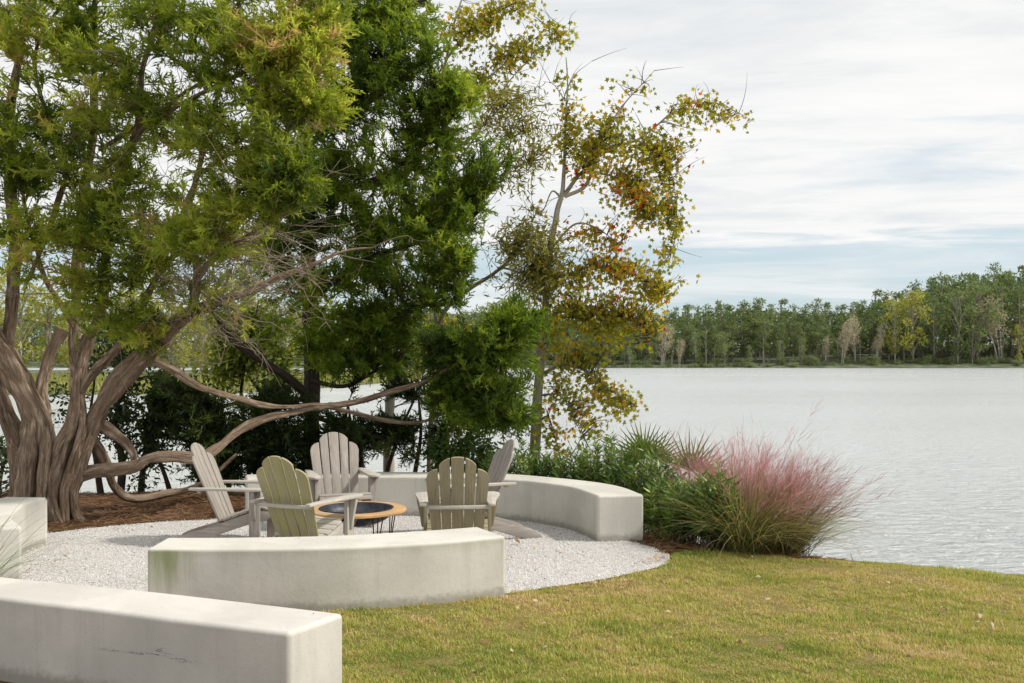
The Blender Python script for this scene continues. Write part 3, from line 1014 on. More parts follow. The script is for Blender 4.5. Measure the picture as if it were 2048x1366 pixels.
# ------------------------------------------------------------------ the big leaning cedar on the left
r = np.random.default_rng(21)
base = P(100, 1040, 11.0)
cedar = empty('cedar_tree', (0, 0, 0))
tag(cedar, 'huge many-stemmed cedar with fluted brown trunk at the left edge', 'tree')
TRUNK = [
    [(66, 1062, 40, 11.0), (66, 1010, 34, 11.0), (72, 950, 32, 11.0), (75, 885, 30, 11.0), (69, 832, 26, 11.0), (47, 779, 24, 10.95), (18, 726, 22, 10.9), (-15, 670, 20, 10.8), (-60, 560, 16, 10.7)],
    [(98, 1062, 35, 11.05), (92, 1000, 31, 11.05), (90, 940, 29, 11.05), (86, 880, 23, 11.05), (82, 830, 16, 11.1), (81, 785, 11, 11.15), (88, 745, 10, 11.2), (100, 705, 10, 11.2), (126, 662, 11, 11.2)],
    [(36, 1062, 26, 11.2), (46, 980, 26, 11.2), (45, 920, 22, 11.2), (30, 870, 17, 11.2), (13, 830, 15, 11.15), (-3, 790, 15, 11.1), (-26, 740, 14, 11.1)],
    [(112, 1066, 23, 10.85), (108, 1010, 20, 10.85), (110, 950, 24, 10.85), (122, 902, 21, 10.85), (144, 862, 17.5, 10.85), (155, 825, 16.5, 10.85), (156, 785, 16, 10.85), (158, 740, 15, 10.85), (163, 700, 12, 10.85), (170, 668, 7, 10.85)],
    [(150, 1060, 15, 10.9), (140, 1020, 14, 10.9), (138, 980, 15, 10.9), (148, 930, 18, 10.9), (163, 893, 18, 10.9), (185, 850, 18, 10.9), (213, 800, 19, 10.85), (246, 755, 20, 10.8), (282, 718, 18, 10.7), (322, 683, 14, 10.58)],
    [(166, 1052, 10, 10.85), (152, 1020, 8, 10.8), (150, 985, 8, 10.78), (158, 950, 9, 10.8), (166, 905, 10, 10.8), (188, 860, 7, 10.84), (204, 830, 3, 10.86)],
    [(132, 1068, 9, 10.66), (117, 1035, 8, 10.68), (109, 1000, 7, 10.7), (112, 960, 9, 10.7), (122, 910, 10, 10.72), (140, 865, 7, 10.8), (152, 825, 3, 10.83)],
    [(130, 1050, 9, 10.75), (130, 1000, 8, 10.75), (136, 960, 9, 10.76), (152, 905, 10, 10.75), (163, 850, 8, 10.79), (160, 800, 4, 10.83), (158, 760, 2, 10.84)],
    [(85, 1070, 14, 10.72), (82, 1020, 10, 10.72), (88, 960, 11, 10.75), (97, 890, 10, 10.8), (86, 830, 5, 11)],
    [(48, 1068, 12, 10.8), (52, 1020, 9, 10.78), (56, 960, 10, 10.78), (64, 890, 9, 10.8), (66, 830, 4, 10.9)],
]
acc = Acc()
skel = []
for k, (pts, rad) in enumerate(stem_paths(TRUNK)):
    pts = wobble(pts, 0.016, k)
    tube(acc, pts, rad, 40, 0.2, k)
    skel.append(pts[len(pts) // 2:])
acc.build('trunk', M['bark_cedar'], cedar, smooth=True)

LIMBS = [
    [(154, 800, 12, 10.85), (157, 740, 13, 10.85), (150, 680, 12, 10.9), (149, 600, 11.5, 10.95), (157, 520, 11.5, 11.0), (164, 440, 10.5, 11.0), (178, 350, 10, 10.9), (184, 250, 8.5, 10.8), (186, 150, 7, 10.7), (196, 40, 6, 10.6), (205, -80, 4, 10.5)],
    [(155, 800, 12, 10.85), (160, 730, 14, 10.84), (180, 672, 12, 10.8), (196, 640, 11, 10.7), (206, 590, 10, 10.6), (216, 520, 9.5, 10.5), (228, 438, 9.5, 10.4), (244, 343, 9, 10.3), (266, 262, 9, 10.2), (282, 205, 7, 10.1), (292, 130, 6, 10), (320, 20, 4, 9.9), (330, -60, 3, 9.8)],
    [(12, 715, 14, 10.9), (22, 653, 13, 10.9), (27, 565, 13, 10.9), (29, 477, 12, 10.9), (24, 360, 10.5, 10.9), (20, 250, 9, 10.8), (30, 140, 8, 10.7), (50, 20, 6, 10.6), (66, -80, 4, 10.5)],
    [(285, 722, 17, 10.7), (316, 688, 18, 10.6), (345, 655, 16, 10.5), (375, 632, 13, 10.5), (410, 616, 11, 10.5), (469, 588, 9, 10.6), (542, 562, 7, 10.8), (600, 540, 5, 10.9), (680, 512, 3, 11.0), (745, 500, 1.4, 11.1)],
    [(380, 580, 7, 10.35), (420, 520, 6, 10.0), (475, 455, 5, 9.6), (540, 400, 4, 9.3), (600, 350, 2.5, 9.1)],
    [(400, 540, 5, 10.2), (455, 500, 4.5, 9.8), (520, 460, 3.5, 9.5), (585, 420, 2, 9.2)],
    [(385, 628, 11, 10.4), (393, 560, 10, 10.3), (386, 500, 8.5, 10.2), (372, 425, 8, 10.1), (390, 370, 7.5, 10), (412, 300, 6.5, 9.9), (432, 200, 5, 9.8), (455, 90, 4, 9.7), (480, -30, 3, 9.6)],
    [(158, 790, 10, 10.85), (185, 748, 10, 10.8), (225, 705, 9, 10.7), (262, 655, 8, 10.6), (290, 600, 7, 10.5), (330, 540, 6, 10.3), (395, 455, 5, 10.0), (450, 400, 4, 9.8), (520, 330, 3, 9.6)],
    [(262, 742, 9, 10.8), (300, 722, 9, 10.75), (345, 738, 9, 10.9), (385, 762, 8.5, 11.1), (430, 786, 7.5, 11.3), (474, 801, 7, 11.5), (520, 812, 6, 11.7), (580, 815, 4.5, 11.9), (640, 803, 3, 12), (700, 806, 1.2, 12)],
    [(160, 948, 17, 10.85), (195, 941, 16, 10.85), (235, 937, 15.5, 10.85), (270, 930, 15, 10.9), (300, 915, 13, 10.95), (350, 912, 12, 11.1), (398, 916, 12, 11.2), (432, 896, 11, 11.35), (480, 862, 10, 11.6), (540, 834, 8.5, 11.8), (610, 818, 7.5, 12.0), (680, 808, 7, 12.1), (750, 795, 6.5, 12.1), (820, 775, 6, 12.0), (890, 742, 5, 11.9), (950, 700, 4, 11.8), (1010, 655, 3, 11.7)],
    [(660, 812, 5, 12.1), (710, 824, 4.5, 12.1), (765, 838, 4.5, 12.1), (830, 845, 4, 12.1), (885, 834, 3, 12.0), (940, 826, 2, 12)],
    [(195, 848, 12, 11.05), (222, 866, 12, 11.1), (250, 888, 11.5, 11.15), (265, 908, 9, 11.15), (262, 925, 6, 11.2)],
    [(180, 870, 11, 11.1), (200, 905, 11, 11.2), (216, 935, 10, 11.3), (228, 968, 9.5, 11.4), (252, 993, 9, 11.45), (285, 998, 8, 11.5), (330, 990, 7, 11.6), (380, 979, 6, 11.7), (420, 958, 5, 11.7), (452, 930, 4, 11.7), (478, 905, 2.5, 11.7)],
    [(200, 300, 5, 10.8), (260, 260, 4.5, 10.5), (330, 215, 4, 10.1), (420, 160, 3.5, 9.8), (520, 90, 2.5, 9.6)],
    [(270, 270, 6, 10.2), (340, 225, 5, 9.9), (430, 170, 4, 9.6), (530, 120, 3.5, 9.4), (610, 80, 2.5, 9.3)],
    [(400, 350, 5, 9.9), (460, 310, 4.5, 9.7), (540, 270, 4, 9.5), (610, 240, 3, 9.4)],
    [(60, 560, 5, 10.8), (110, 420, 6, 10.9), (130, 330, 6, 10.9), (95, 220, 5, 10.8), (70, 120, 4, 10.7), (110, 20, 3, 10.6)],
    [(150, 655, 6, 10.9), (120, 600, 5, 10.8), (85, 545, 4.5, 10.7), (60, 470, 4, 10.6), (40, 380, 3, 10.5)],
]
for k, (pts, rad) in enumerate(stem_paths(LIMBS)):
    acc = Acc()
    pts = wobble(pts, 0.03 if k not in (9, 12) else .02, 40 + k)
    tube(acc, pts, rad * .86, 18, 0.22, 20 + k)
    skel.append(pts)
    acc.build('limb', M['bark_cedar'], cedar, smooth=True)
SK = np.concatenate(skel)
B1 = [
    (70, 60, 150, 110, 10.4, .9, 190), (250, 60, 150, 110, 10.0, .9, 210), (430, 70, 150, 110, 9.6, .8, 210), (580, 80, 110, 100, 9.4, .6, 170), (650, 60, 60, 70, 9.4, .4, 60),
    (50, 230, 90, 90, 10.2, .8, 100), (190, 210, 120, 90, 10.0, .9, 95), (350, 190, 130, 90, 9.7, .8, 170), (500, 200, 130, 90, 9.4, .7, 190), (620, 190, 80, 80, 9.3, .5, 110),
    (40, 330, 80, 70, 10.2, .8, 90), (250, 250, 90, 60, 10, .8, 60), (400, 290, 120, 60, 9.6, .8, 110), (540, 300, 90, 60, 9.3, .6, 90),
    (560, 350, 75, 80, 9.2, .5, 130), (500, 390, 90, 55, 9.3, .5, 110), (590, 370, 45, 60, 9.1, .4, 70), (430, 420, 90, 45, 9.5, .6, 80),
    (90, 440, 90, 60, 10.2, .7, 85), (190, 480, 90, 60, 10, .7, 75), (300, 500, 110, 55, 9.8, .7, 100), (400, 470, 80, 55, 9.6, .6, 90), (230, 400, 70, 60, 10, .8, 35),
    (210, 560, 90, 50, 10.1, .6, 75), (150, 590, 60, 55, 10.2, .6, 50), (310, 570, 80, 45, 9.9, .6, 75), (260, 640, 50, 40, 10.2, .5, 34), (290, 680, 30, 30, 10.2, .4, 18),
    (430, 630, 60, 30, 10, .5, 30), (400, 600, 50, 40, 10, .5, 26), (480, 650, 40, 25, 10, .5, 12), (140, 640, 40, 30, 10.3, .4, 16), (30, 520, 50, 60, 10.4, .6, 35),
    (130, 260, 70, 60, 10.6, .5, 50), (330, 370, 70, 50, 10.2, .5, 40), (240, 330, 60, 50, 10.5, .5, 36), (480, 480, 90, 40, 10.3, .5, 50), (120, 350, 60, 50, 10.6, .5, 34),
    (200, -110, 320, 90, 10.2, 1.4, 240), (560, -100, 250, 90, 9.8, 1.2, 200), (-130, 250, 130, 300, 10.8, 1.5, 200),
]
T = blob_pts(B1, r, -0.22, 2.6, 3)
T = T[r.uniform(0, 1, len(T)) < .44]
needle_crown(cedar, T, SK, M['cedar_sun'], M['twig_grey'], r, per=8, smin=.13, smax=.27, vmean=.5)
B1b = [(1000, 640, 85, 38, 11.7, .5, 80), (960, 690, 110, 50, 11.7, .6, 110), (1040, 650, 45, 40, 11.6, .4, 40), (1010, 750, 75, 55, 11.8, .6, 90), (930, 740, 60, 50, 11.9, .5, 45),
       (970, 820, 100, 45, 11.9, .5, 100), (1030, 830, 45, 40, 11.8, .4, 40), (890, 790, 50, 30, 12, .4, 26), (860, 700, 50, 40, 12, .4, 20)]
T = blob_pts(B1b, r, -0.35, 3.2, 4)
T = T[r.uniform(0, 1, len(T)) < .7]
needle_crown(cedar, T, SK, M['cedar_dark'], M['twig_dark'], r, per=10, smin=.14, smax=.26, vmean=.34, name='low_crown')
# bare tangle of dead twigs under the crown
n = 150
s0 = SK[r.integers(0, len(SK), 6000)]
pxs = s0[:, 0] / s0[:, 1] * F_PX + CX
pys = HZ - (s0[:, 2] - EYE) / s0[:, 1] * F_PX
ok = (pxs > 300) & (pxs < 760) & (pys > 440) & (pys < 680) & (s0[:, 1] < 10.95)
s0 = s0[ok]
s0 = s0[r.permutation(len(s0))[:n]]
d = np.stack([r.normal(.45, .6, len(s0)), r.uniform(-.9, .3, len(s0)), r.normal(0.0, .45, len(s0))], 1)
e0 = s0 + unit(d) * r.uniform(.35, 1.15, len(s0))[:, None]
t = np.linspace(0, 1, 10)[None, :, None]
mid = (s0 + e0) / 2 + r.normal(0, .16, s0.shape)
C1 = (1 - t) ** 2 * s0[:, None] + 2 * t * (1 - t) * mid[:, None] + t ** 2 * e0[:, None]
C1[:, 2:-1] += r.normal(0, .012, C1[:, 2:-1].shape)
acc = Acc()
twigs(acc, C1, np.broadcast_to(np.linspace(.0065, .0016, 10)[None] * .8, (len(C1), 10)) * r.uniform(.6, 1.3, (len(C1), 1)), 4)
for rep in range(4):
    a = C1[np.arange(len(C1)), r.integers(3, 9, len(C1))]
    e = a + unit(d + r.normal(0, .8, d.shape)) * r.uniform(.12, .45, len(a))[:, None]
    m = (a + e) / 2 + r.normal(0, .05, a.shape)
    t6 = np.linspace(0, 1, 6)[None, :, None]
    C2 = (1 - t6) ** 2 * a[:, None] + 2 * t6 * (1 - t6) * m[:, None] + t6 ** 2 * e[:, None]
    twigs(acc, C2, np.broadcast_to(np.linspace(.003, .001, 6)[None], (len(C2), 6)))
s1 = SK[r.integers(0, len(SK), 420)]
s1 = s1[s1[:, 2] > 2.2][:260]
d1 = np.stack([r.normal(.3, .6, len(s1)), r.normal(-.5, .5, len(s1)), r.normal(0, .45, len(s1))], 1)
e1 = s1 + unit(d1) * r.uniform(.3, 1.0, len(s1))[:, None]
m1 = (s1 + e1) / 2 + r.normal(0, .13, s1.shape)
t6 = np.linspace(0, 1, 8)[None, :, None]
C3 = (1 - t6) ** 2 * s1[:, None] + 2 * t6 * (1 - t6) * m1[:, None] + t6 ** 2 * e1[:, None]
twigs(acc, C3, np.broadcast_to(np.linspace(.0055, .0014, 8)[None], (len(C3), 8)) * r.uniform(.6, 1.3, (len(C3), 1)), 4)
for rep in range(3):
    a = C3[np.arange(len(C3)), r.integers(2, 8, len(C3))]
    e = a + unit(d1 + r.normal(0, .9, d1.shape)) * r.uniform(.12, .4, len(a))[:, None]
    m = (a + e) / 2 + r.normal(0, .05, a.shape)
    t5 = np.linspace(0, 1, 6)[None, :, None]
    C2 = (1 - t5) ** 2 * a[:, None] + 2 * t5 * (1 - t5) * m[:, None] + t5 ** 2 * e[:, None]
    twigs(acc, C2, np.broadcast_to(np.linspace(.0028, .001, 6)[None], (len(C2), 6)))
acc.build('dead_twigs', M['twig_grey'], cedar, smooth=True)

# ------------------------------------------------------------------ the darker cedar in the middle
r = np.random.default_rng(22)
ced2 = empty('cedar_tree', (0, 0, 0))
tag(ced2, 'dark green cedar with straight blackish trunk behind the chairs', 'tree')
ST = [
    [(622, 1000, 17, 13.2), (622, 940, 16, 13.2), (623, 800, 16, 13.2), (623, 700, 15, 13.2), (618, 600, 14, 13.2), (612, 450, 12, 13.1), (604, 300, 10, 13.0), (612, 150, 8, 12.9), (625, 0, 6, 12.8), (630, -120, 4, 12.8)],
]
acc = Acc()
sk = []
for k, (pts, rad) in enumerate(stem_paths(ST)):
    tube(acc, wobble(pts, .012, k), rad, 18, .1, 60 + k)
    sk.append(pts)
acc.build('trunk', M['bark_dark'], ced2, smooth=True)
LB = [
    [(612, 790, 9, 13.1), (572, 752, 9, 12.9), (520, 714, 8.5, 12.6), (480, 688, 7.5, 12.4), (448, 662, 6, 12.2), (420, 630, 4, 12)],
    [(618, 600, 7, 13.1), (700, 540, 6, 12.9), (790, 500, 5, 12.7), (880, 460, 4, 12.6), (960, 420, 3, 12.5)],
    [(612, 430, 7, 13), (690, 380, 6, 12.8), (780, 340, 5, 12.6), (870, 280, 4, 12.5), (920, 220, 3, 12.4)],
    [(606, 300, 6, 13), (690, 240, 5, 12.8), (780, 170, 4, 12.6), (860, 110, 3, 12.5)],
    [(612, 150, 6, 12.9), (700, 90, 5, 12.7), (800, 30, 4, 12.5), (880, -20, 3, 12.4)],
    [(623, 700, 6, 13.1), (700, 690, 5, 12.9), (780, 650, 4.5, 12.7), (860, 600, 4, 12.6), (930, 545, 3, 12.5)],
    [(623, 760, 5, 13.1), (690, 770, 4, 12.9), (760, 740, 3, 12.8), (830, 690, 2.5, 12.7)],
    [(618, 560, 6, 13.1), (560, 520, 5, 12.8), (500, 500, 4, 12.6), (450, 470, 3, 12.5)],
    [(622, 850, 5, 13.1), (560, 870, 4, 12.8), (490, 890, 3.5, 12.6), (420, 910, 2.5, 12.5)],
    [(622, 830, 5, 13.2), (690, 860, 4, 12.9), (760, 880, 3, 12.8), (830, 880, 2, 12.8)],
    [(622, 800, 5, 13.2), (540, 800, 4, 12.9), (450, 810, 3.5, 12.7), (360, 830, 2.5, 12.6)],
]
for k, (pts, rad) in enumerate(stem_paths(LB)):
    acc = Acc()
    pts = wobble(pts, .04, 70 + k)
    tube(acc, pts, rad, 10, .1, 70 + k)
    sk.append(pts)
    acc.build('limb', M['bark_dark'], ced2, smooth=True)
SK2 = np.concatenate(sk)
B2 = [
    (720, 40, 120, 90, 12.6, .9, 170), (850, 50, 95, 80, 12.4, .7, 150), (780, 130, 110, 80, 12.5, .8, 150), (880, 120, 60, 60, 12.3, .5, 80),
    (690, 200, 100, 80, 12.6, .8, 100), (820, 200, 110, 70, 12.4, .7, 130), (910, 190, 60, 50, 12.3, .5, 60), (730, 280, 100, 70, 12.5, .8, 105), (850, 300, 80, 60, 12.4, .6, 60),
    (650, 330, 70, 80, 12.8, .7, 70), (760, 370, 110, 60, 12.5, .8, 110), (900, 380, 70, 40, 12.4, .5, 36), (970, 330, 60, 50, 12.4, .5, 34), (980, 270, 60, 40, 12.4, .5, 24),
    (930, 430, 70, 50, 12.4, .5, 80), (975, 440, 38, 50, 12.3, .4, 50), (860, 450, 90, 60, 12.5, .6, 100), (760, 460, 100, 60, 12.6, .7, 110), (650, 440, 90, 70, 12.8, .8, 105), (560, 470, 70, 60, 12.7, .6, 60),
    (900, 520, 80, 40, 12.4, .5, 70), (800, 550, 90, 50, 12.6, .6, 75), (690, 550, 90, 60, 12.8, .7, 85), (590, 560, 90, 50, 12.8, .7, 80), (500, 540, 70, 40, 12.6, .5, 36),
    (880, 590, 60, 35, 12.5, .4, 40), (710, 640, 80, 50, 12.8, .6, 70), (790, 640, 60, 40, 12.7, .5, 46), (650, 690, 50, 45, 12.9, .5, 34), (560, 640, 60, 40, 12.8, .5, 26),
    (760, 720, 70, 45, 12.8, .5, 55), (700, 740, 50, 30, 12.9, .5, 26), (830, 700, 45, 40, 12.7, .5, 30),
    (560, 800, 60, 26, 12.8, .5, 34), (470, 830, 90, 40, 12.7, .5, 60), (380, 850, 70, 50, 12.6, .5, 46), (460, 900, 90, 40, 12.6, .5, 78), (560, 880, 80, 45, 12.7, .5, 80),
    (700, 880, 80, 45, 12.8, .5, 66), (790, 870, 70, 50, 12.8, .5, 56), (850, 880, 50, 40, 12.8, .4, 34), (420, 950, 60, 25, 12.5, .4, 34), (560, 930, 60, 20, 12.6, .4, 34), (700, 930, 60, 18, 12.8, .4, 24), (340, 800, 50, 40, 12.6, .4, 26), (820, 780, 50, 40, 12.8, .4, 22),
    (780, -90, 200, 80, 12.6, 1.0, 150),
]
T = blob_pts(B2, r, None)
T = T[lumpy(T, 2.6, 5) > np.where(T[:, 2] < 1.5, -.5, -.2)]
T = T[r.uniform(0, 1, len(T)) < np.where(T[:, 2] < 1.5, 1.0, .6)]
low = T[:, 2] < 1.55  # low sprays split off to carry the shade-dark colour
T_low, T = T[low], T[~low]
needle_crown(ced2, T, SK2, M['cedar_dark'], M['twig_dark'], r, per=8, smin=.15, smax=.30, vmean=.42)

# low cedar foliage on added stems, shade put into its darker colour
thick = empty('low_cedar_foliage', (0, 0, 0))
tag(thick, 'low cedar foliage, shade put into its dark green, filling the space behind the grey chairs, below the long low limb', 'shrub')
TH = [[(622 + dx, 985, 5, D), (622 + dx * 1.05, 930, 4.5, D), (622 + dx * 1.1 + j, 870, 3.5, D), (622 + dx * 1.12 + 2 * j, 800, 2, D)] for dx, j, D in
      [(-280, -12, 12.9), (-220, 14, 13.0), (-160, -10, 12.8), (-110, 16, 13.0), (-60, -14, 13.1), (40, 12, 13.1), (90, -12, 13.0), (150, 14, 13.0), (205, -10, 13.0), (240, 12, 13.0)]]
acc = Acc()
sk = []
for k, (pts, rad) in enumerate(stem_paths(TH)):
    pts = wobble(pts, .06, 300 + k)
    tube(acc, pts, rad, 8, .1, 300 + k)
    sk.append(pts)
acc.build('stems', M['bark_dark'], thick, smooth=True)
needle_crown(thick, T_low, np.concatenate(sk), M['cedar_shade'], M['twig_dark'], r, per=8, smin=.14, smax=.27, vmean=.42, twr=(.008, .002))

# ------------------------------------------------------------------ broadleaved trees by the water
def broad_tree(name, label, stems, limbs, blobs, mat, bark, tw, templ, tri, per, size, gap=-0.6, seed=1, gs=3.0, varf=None, droop=.6, flute=.06, side=12, spread=.2):
    r = np.random.default_rng(seed)
    t = empty(name, (0, 0, 0))
    tag(t, label, 'tree')
    acc = Acc()
    sk = []
    for k, (pts, rad) in enumerate(stem_paths(stems)):
        tube(acc, wobble(pts, .02, seed + k), rad * np.linspace(1, .6, len(rad)), side, flute, seed + k)
        sk.append(pts)
    acc.build('trunk', bark, t, smooth=True)
    for k, (pts, rad) in enumerate(stem_paths(limbs)):
        acc = Acc()
        pts = wobble(pts, .035, seed + 9 + k)
        tube(acc, pts, rad * np.linspace(.8, .4, len(rad)), 8, flute, seed + k)
        sk.append(pts)
        acc.build('limb', bark, t, smooth=True)
    bare = None
    S = np.concatenate(sk)
    q = S[r.integers(len(S) // 5, len(S), 90)]
    q = q[q[:, 2] > 1.4]
    if len(q) > 4 and name != 'leafy_shrub':
        e = q + unit(np.stack([r.normal(.2, .6, len(q)), r.normal(0, .5, len(q)), r.normal(.35, .5, len(q))], 1)) * r.uniform(.2, .55, len(q))[:, None]
        t7 = np.linspace(0, 1, 6)[None, :, None]
        m = (q + e) / 2 + r.normal(0, .05, q.shape)
        Cb = (1 - t7) ** 2 * q[:, None] + 2 * t7 * (1 - t7) * m[:, None] + t7 ** 2 * e[:, None]
        acc = Acc()
        twigs(acc, Cb, np.broadcast_to(np.linspace(.005, .0012, 6)[None], (len(q), 6)))
        bare = acc
    T = blob_pts(blobs, r, gap, gs, seed)
    var = varf(T, r) if varf else None
    leafy_crown(t, T, np.concatenate(sk), mat, tw, r, templ, tri, per, size, droop, spread, var=var, tw0=bare)
    return t


def gum_var(T, r):
    px = T[:, 0] / T[:, 1] * F_PX + CX
    z = T[:, 2]
    v = 0.37 + 0.18 * lumpy(T, 2.6, 8) + r.normal(0, .13, len(T))
    v = v + np.where(r.uniform(0, 1, len(T)) < .10, .35, 0)
    autumn = np.exp(-((T[:, 0] - 1.05) / .55) ** 2 - ((z - 2.95) / .55) ** 2)
    return v + 0.16 * autumn


GUM_ST = [[(1066, 985, 13, 12.6), (1069, 890, 11.5, 12.6), (1075, 800, 11, 12.6), (1083, 710, 10, 12.6), (1090, 620, 9, 12.6), (1093, 555, 8.5, 12.6), (1101, 490, 8, 12.6), (1115, 425, 7.5, 12.6), (1129, 380, 6.5, 12.6), (1129, 300, 4.5, 12.6), (1131, 200, 3, 12.6), (1133, 120, 1.6, 12.6)]]
GUM_LB = [
    [(1128, 392, 5.5, 12.6), (1152, 360, 5, 12.55), (1183, 326, 4.5, 12.5), (1204, 270, 4, 12.5), (1237, 218, 3, 12.5), (1272, 176, 2.2, 12.5), (1310, 140, 1.2, 12.5)],
    [(1130, 395, 5, 12.6), (1169, 372, 4.5, 12.6), (1200, 305, 4.2, 12.65), (1240, 288, 4, 12.7), (1275, 275, 3.5, 12.7), (1321, 248, 3, 12.7), (1350, 225, 2.6, 12.7), (1388, 208, 2.2, 12.7), (1430, 212, 1.8, 12.7), (1470, 228, 1.3, 12.7), (1505, 240, .9, 12.7)],
    [(1270, 277, 3, 12.7), (1310, 300, 2.6, 12.6), (1340, 350, 2.2, 12.6), (1350, 420, 1.8, 12.5), (1345, 500, 1.2, 12.5)],
    [(1190, 345, 3, 12.6), (1240, 360, 2.6, 12.5), (1285, 400, 2, 12.4), (1300, 450, 1.3, 12.4)],
    [(1093, 560, 4.5, 12.6), (1136, 548, 4, 12.6), (1186, 531, 3.2, 12.5), (1237, 536, 2.8, 12.5), (1290, 560, 2.2, 12.4), (1340, 590, 1.4, 12.4)],
    [(1100, 500, 3.2, 12.6), (1150, 450, 3, 12.6), (1200, 460, 2.5, 12.5), (1240, 500, 1.6, 12.4)],
    [(1090, 640, 4, 12.6), (1129, 625, 3.4, 12.5), (1170, 640, 2.8, 12.4), (1220, 630, 2.4, 12.4), (1280, 650, 1.8, 12.3), (1305, 680, 1.2, 12.3)],
    [(1084, 748, 4, 12.6), (1129, 728, 3.4, 12.5), (1169, 738, 3, 12.4), (1203, 770, 2.6, 12.3), (1237, 793, 2, 12.3), (1275, 815, 1.2, 12.3)],
    [(1078, 790, 3, 12.6), (1120, 790, 2.6, 12.4), (1150, 830, 2.2, 12.3), (1175, 870, 1.4, 12.2)],
    [(1072, 850, 4, 12.6), (1095, 835, 3.4, 12.5), (1110, 870, 2.6, 12.4), (1125, 910, 1.6, 12.4)],
    [(1127, 400, 3, 12.6), (1105, 380, 2.4, 12.6), (1085, 420, 1.8, 12.6), (1065, 430, 1, 12.6)],
    [(1130, 190, 1.6, 12.6), (1150, 150, 1.2, 12.6), (1180, 120, .8, 12.6)],
    [(1130, 200, 1.6, 12.6), (1110, 170, 1.2, 12.6), (1090, 160, .7, 12.6)],
]
GUM_B = [
    (1150, 225, 35, 40, 12.6, .4, 22), (1135, 165, 28, 18, 12.6, .3, 8), (1155, 280, 40, 40, 12.6, .5, 50), (1205, 280, 60, 45, 12.6, .6, 80), (1245, 240, 50, 45, 12.6, .6, 40), (1270, 180, 45, 40, 12.5, .4, 16),
    (1180, 330, 50, 40, 12.5, .6, 60), (1260, 310, 60, 45, 12.6, .6, 75), (1310, 330, 60, 50, 12.6, .6, 85), (1340, 280, 50, 40, 12.6, .5, 45), (1390, 215, 60, 35, 12.7, .5, 42), (1440, 235, 40, 24, 12.7, .4, 18), (1488, 250, 16, 10, 12.7, .2, 5), (1385, 290, 30, 45, 12.6, .4, 28), (1410, 310, 10, 8, 12.6, .2, 2),
    (1250, 375, 55, 35, 12.5, .5, 70), (1300, 400, 55, 45, 12.5, .5, 75), (1340, 430, 32, 50, 12.5, .4, 60), (1265, 430, 35, 35, 12.4, .4, 30), (1330, 500, 20, 35, 12.4, .3, 16), (1320, 535, 14, 16, 12.4, .2, 6),
    (1170, 470, 40, 30, 12.5, .5, 20), (1200, 500, 45, 35, 12.5, .5, 36), (1230, 520, 40, 35, 12.4, .5, 34), (1270, 540, 50, 35, 12.4, .5, 45), (1310, 570, 40, 40, 12.4, .4, 50), (1360, 555, 18, 10, 12.4, .2, 5),
    (1150, 560, 50, 40, 12.5, .5, 45), (1200, 580, 60, 40, 12.5, .5, 60), (1260, 600, 50, 40, 12.4, .5, 62), (1310, 630, 25, 50, 12.3, .3, 40), (1130, 620, 45, 40, 12.5, .5, 42), (1190, 640, 60, 40, 12.4, .5, 60), (1250, 660, 40, 30, 12.4, .4, 30),
    (1110, 680, 30, 45, 12.5, .4, 28), (1160, 690, 40, 40, 12.4, .4, 36), (1215, 690, 25, 40, 12.4, .3, 28), (1300, 670, 12, 25, 12.3, .2, 12),
    (1115, 760, 35, 20, 12.5, .4, 12), (1175, 775, 45, 35, 12.4, .4, 36), (1130, 750, 40, 30, 12.4, .4, 22), (1095, 870, 30, 40, 12.3, .3, 26), (1160, 890, 50, 25, 12.2, .4, 26), (1470, 240, 30, 14, 12.7, .2, 8), (1150, 590, 60, 50, 12.2, .4, 40), (1215, 800, 45, 35, 12.3, .4, 44), (1250, 810, 30, 25, 12.3, .3, 24), (1160, 820, 45, 35, 12.3, .4, 36), (1110, 810, 25, 40, 12.4, .3, 20), (1130, 860, 40, 35, 12.3, .4, 28), (1190, 850, 40, 25, 12.3, .4, 22), (1120, 905, 20, 30, 12.4, .3, 10), (1070, 420, 16, 14, 12.6, .3, 5),
]
broad_tree('sweetgum_tree', 'slender pale-trunked tree with sparse olive and orange star leaves, beside the open water', GUM_ST, GUM_LB, GUM_B, M['gum_leaf'], M['bark_pale'], M['twig_dark'],
           STAR, STAR_F, 5, (.05, .088), -.68, 31, varf=gum_var, droop=.8)

G2_ST = [[(780, 990, 12, 14.2), (779, 900, 11, 14.2), (780, 800, 10.5, 14.2), (782, 720, 10, 14.2), (786, 640, 9, 14.2), (792, 560, 8, 14.2), (810, 460, 7, 14.2), (835, 340, 6, 14.2), (860, 230, 5, 14.2), (890, 120, 4, 14.2), (920, 20, 3, 14.2), (940, -60, 2, 14.2)]]
G2_LB = [
    [(835, 340, 5, 14.2), (880, 320, 4, 14.1), (930, 285, 3.5, 14), (965, 250, 3, 14), (1000, 190, 2.5, 13.9), (1040, 140, 2, 13.9), (1090, 95, 1.4, 13.9), (1150, 60, .8, 13.9)],
    [(850, 280, 4, 14.2), (900, 220, 3.5, 14.1), (950, 170, 3, 14.0), (1000, 130, 2.4, 14), (1060, 85, 1.6, 14), (1120, 40, 1, 14)],
    [(890, 120, 3.5, 14.2), (930, 70, 3, 14.1), (980, 30, 2.2, 14), (1040, 5, 1.4, 14), (1080, -20, 1, 14)],
    [(786, 640, 4, 14.2), (830, 640, 3.4, 14.1), (880, 650, 2.6, 14), (930, 670, 1.6, 14)],
]
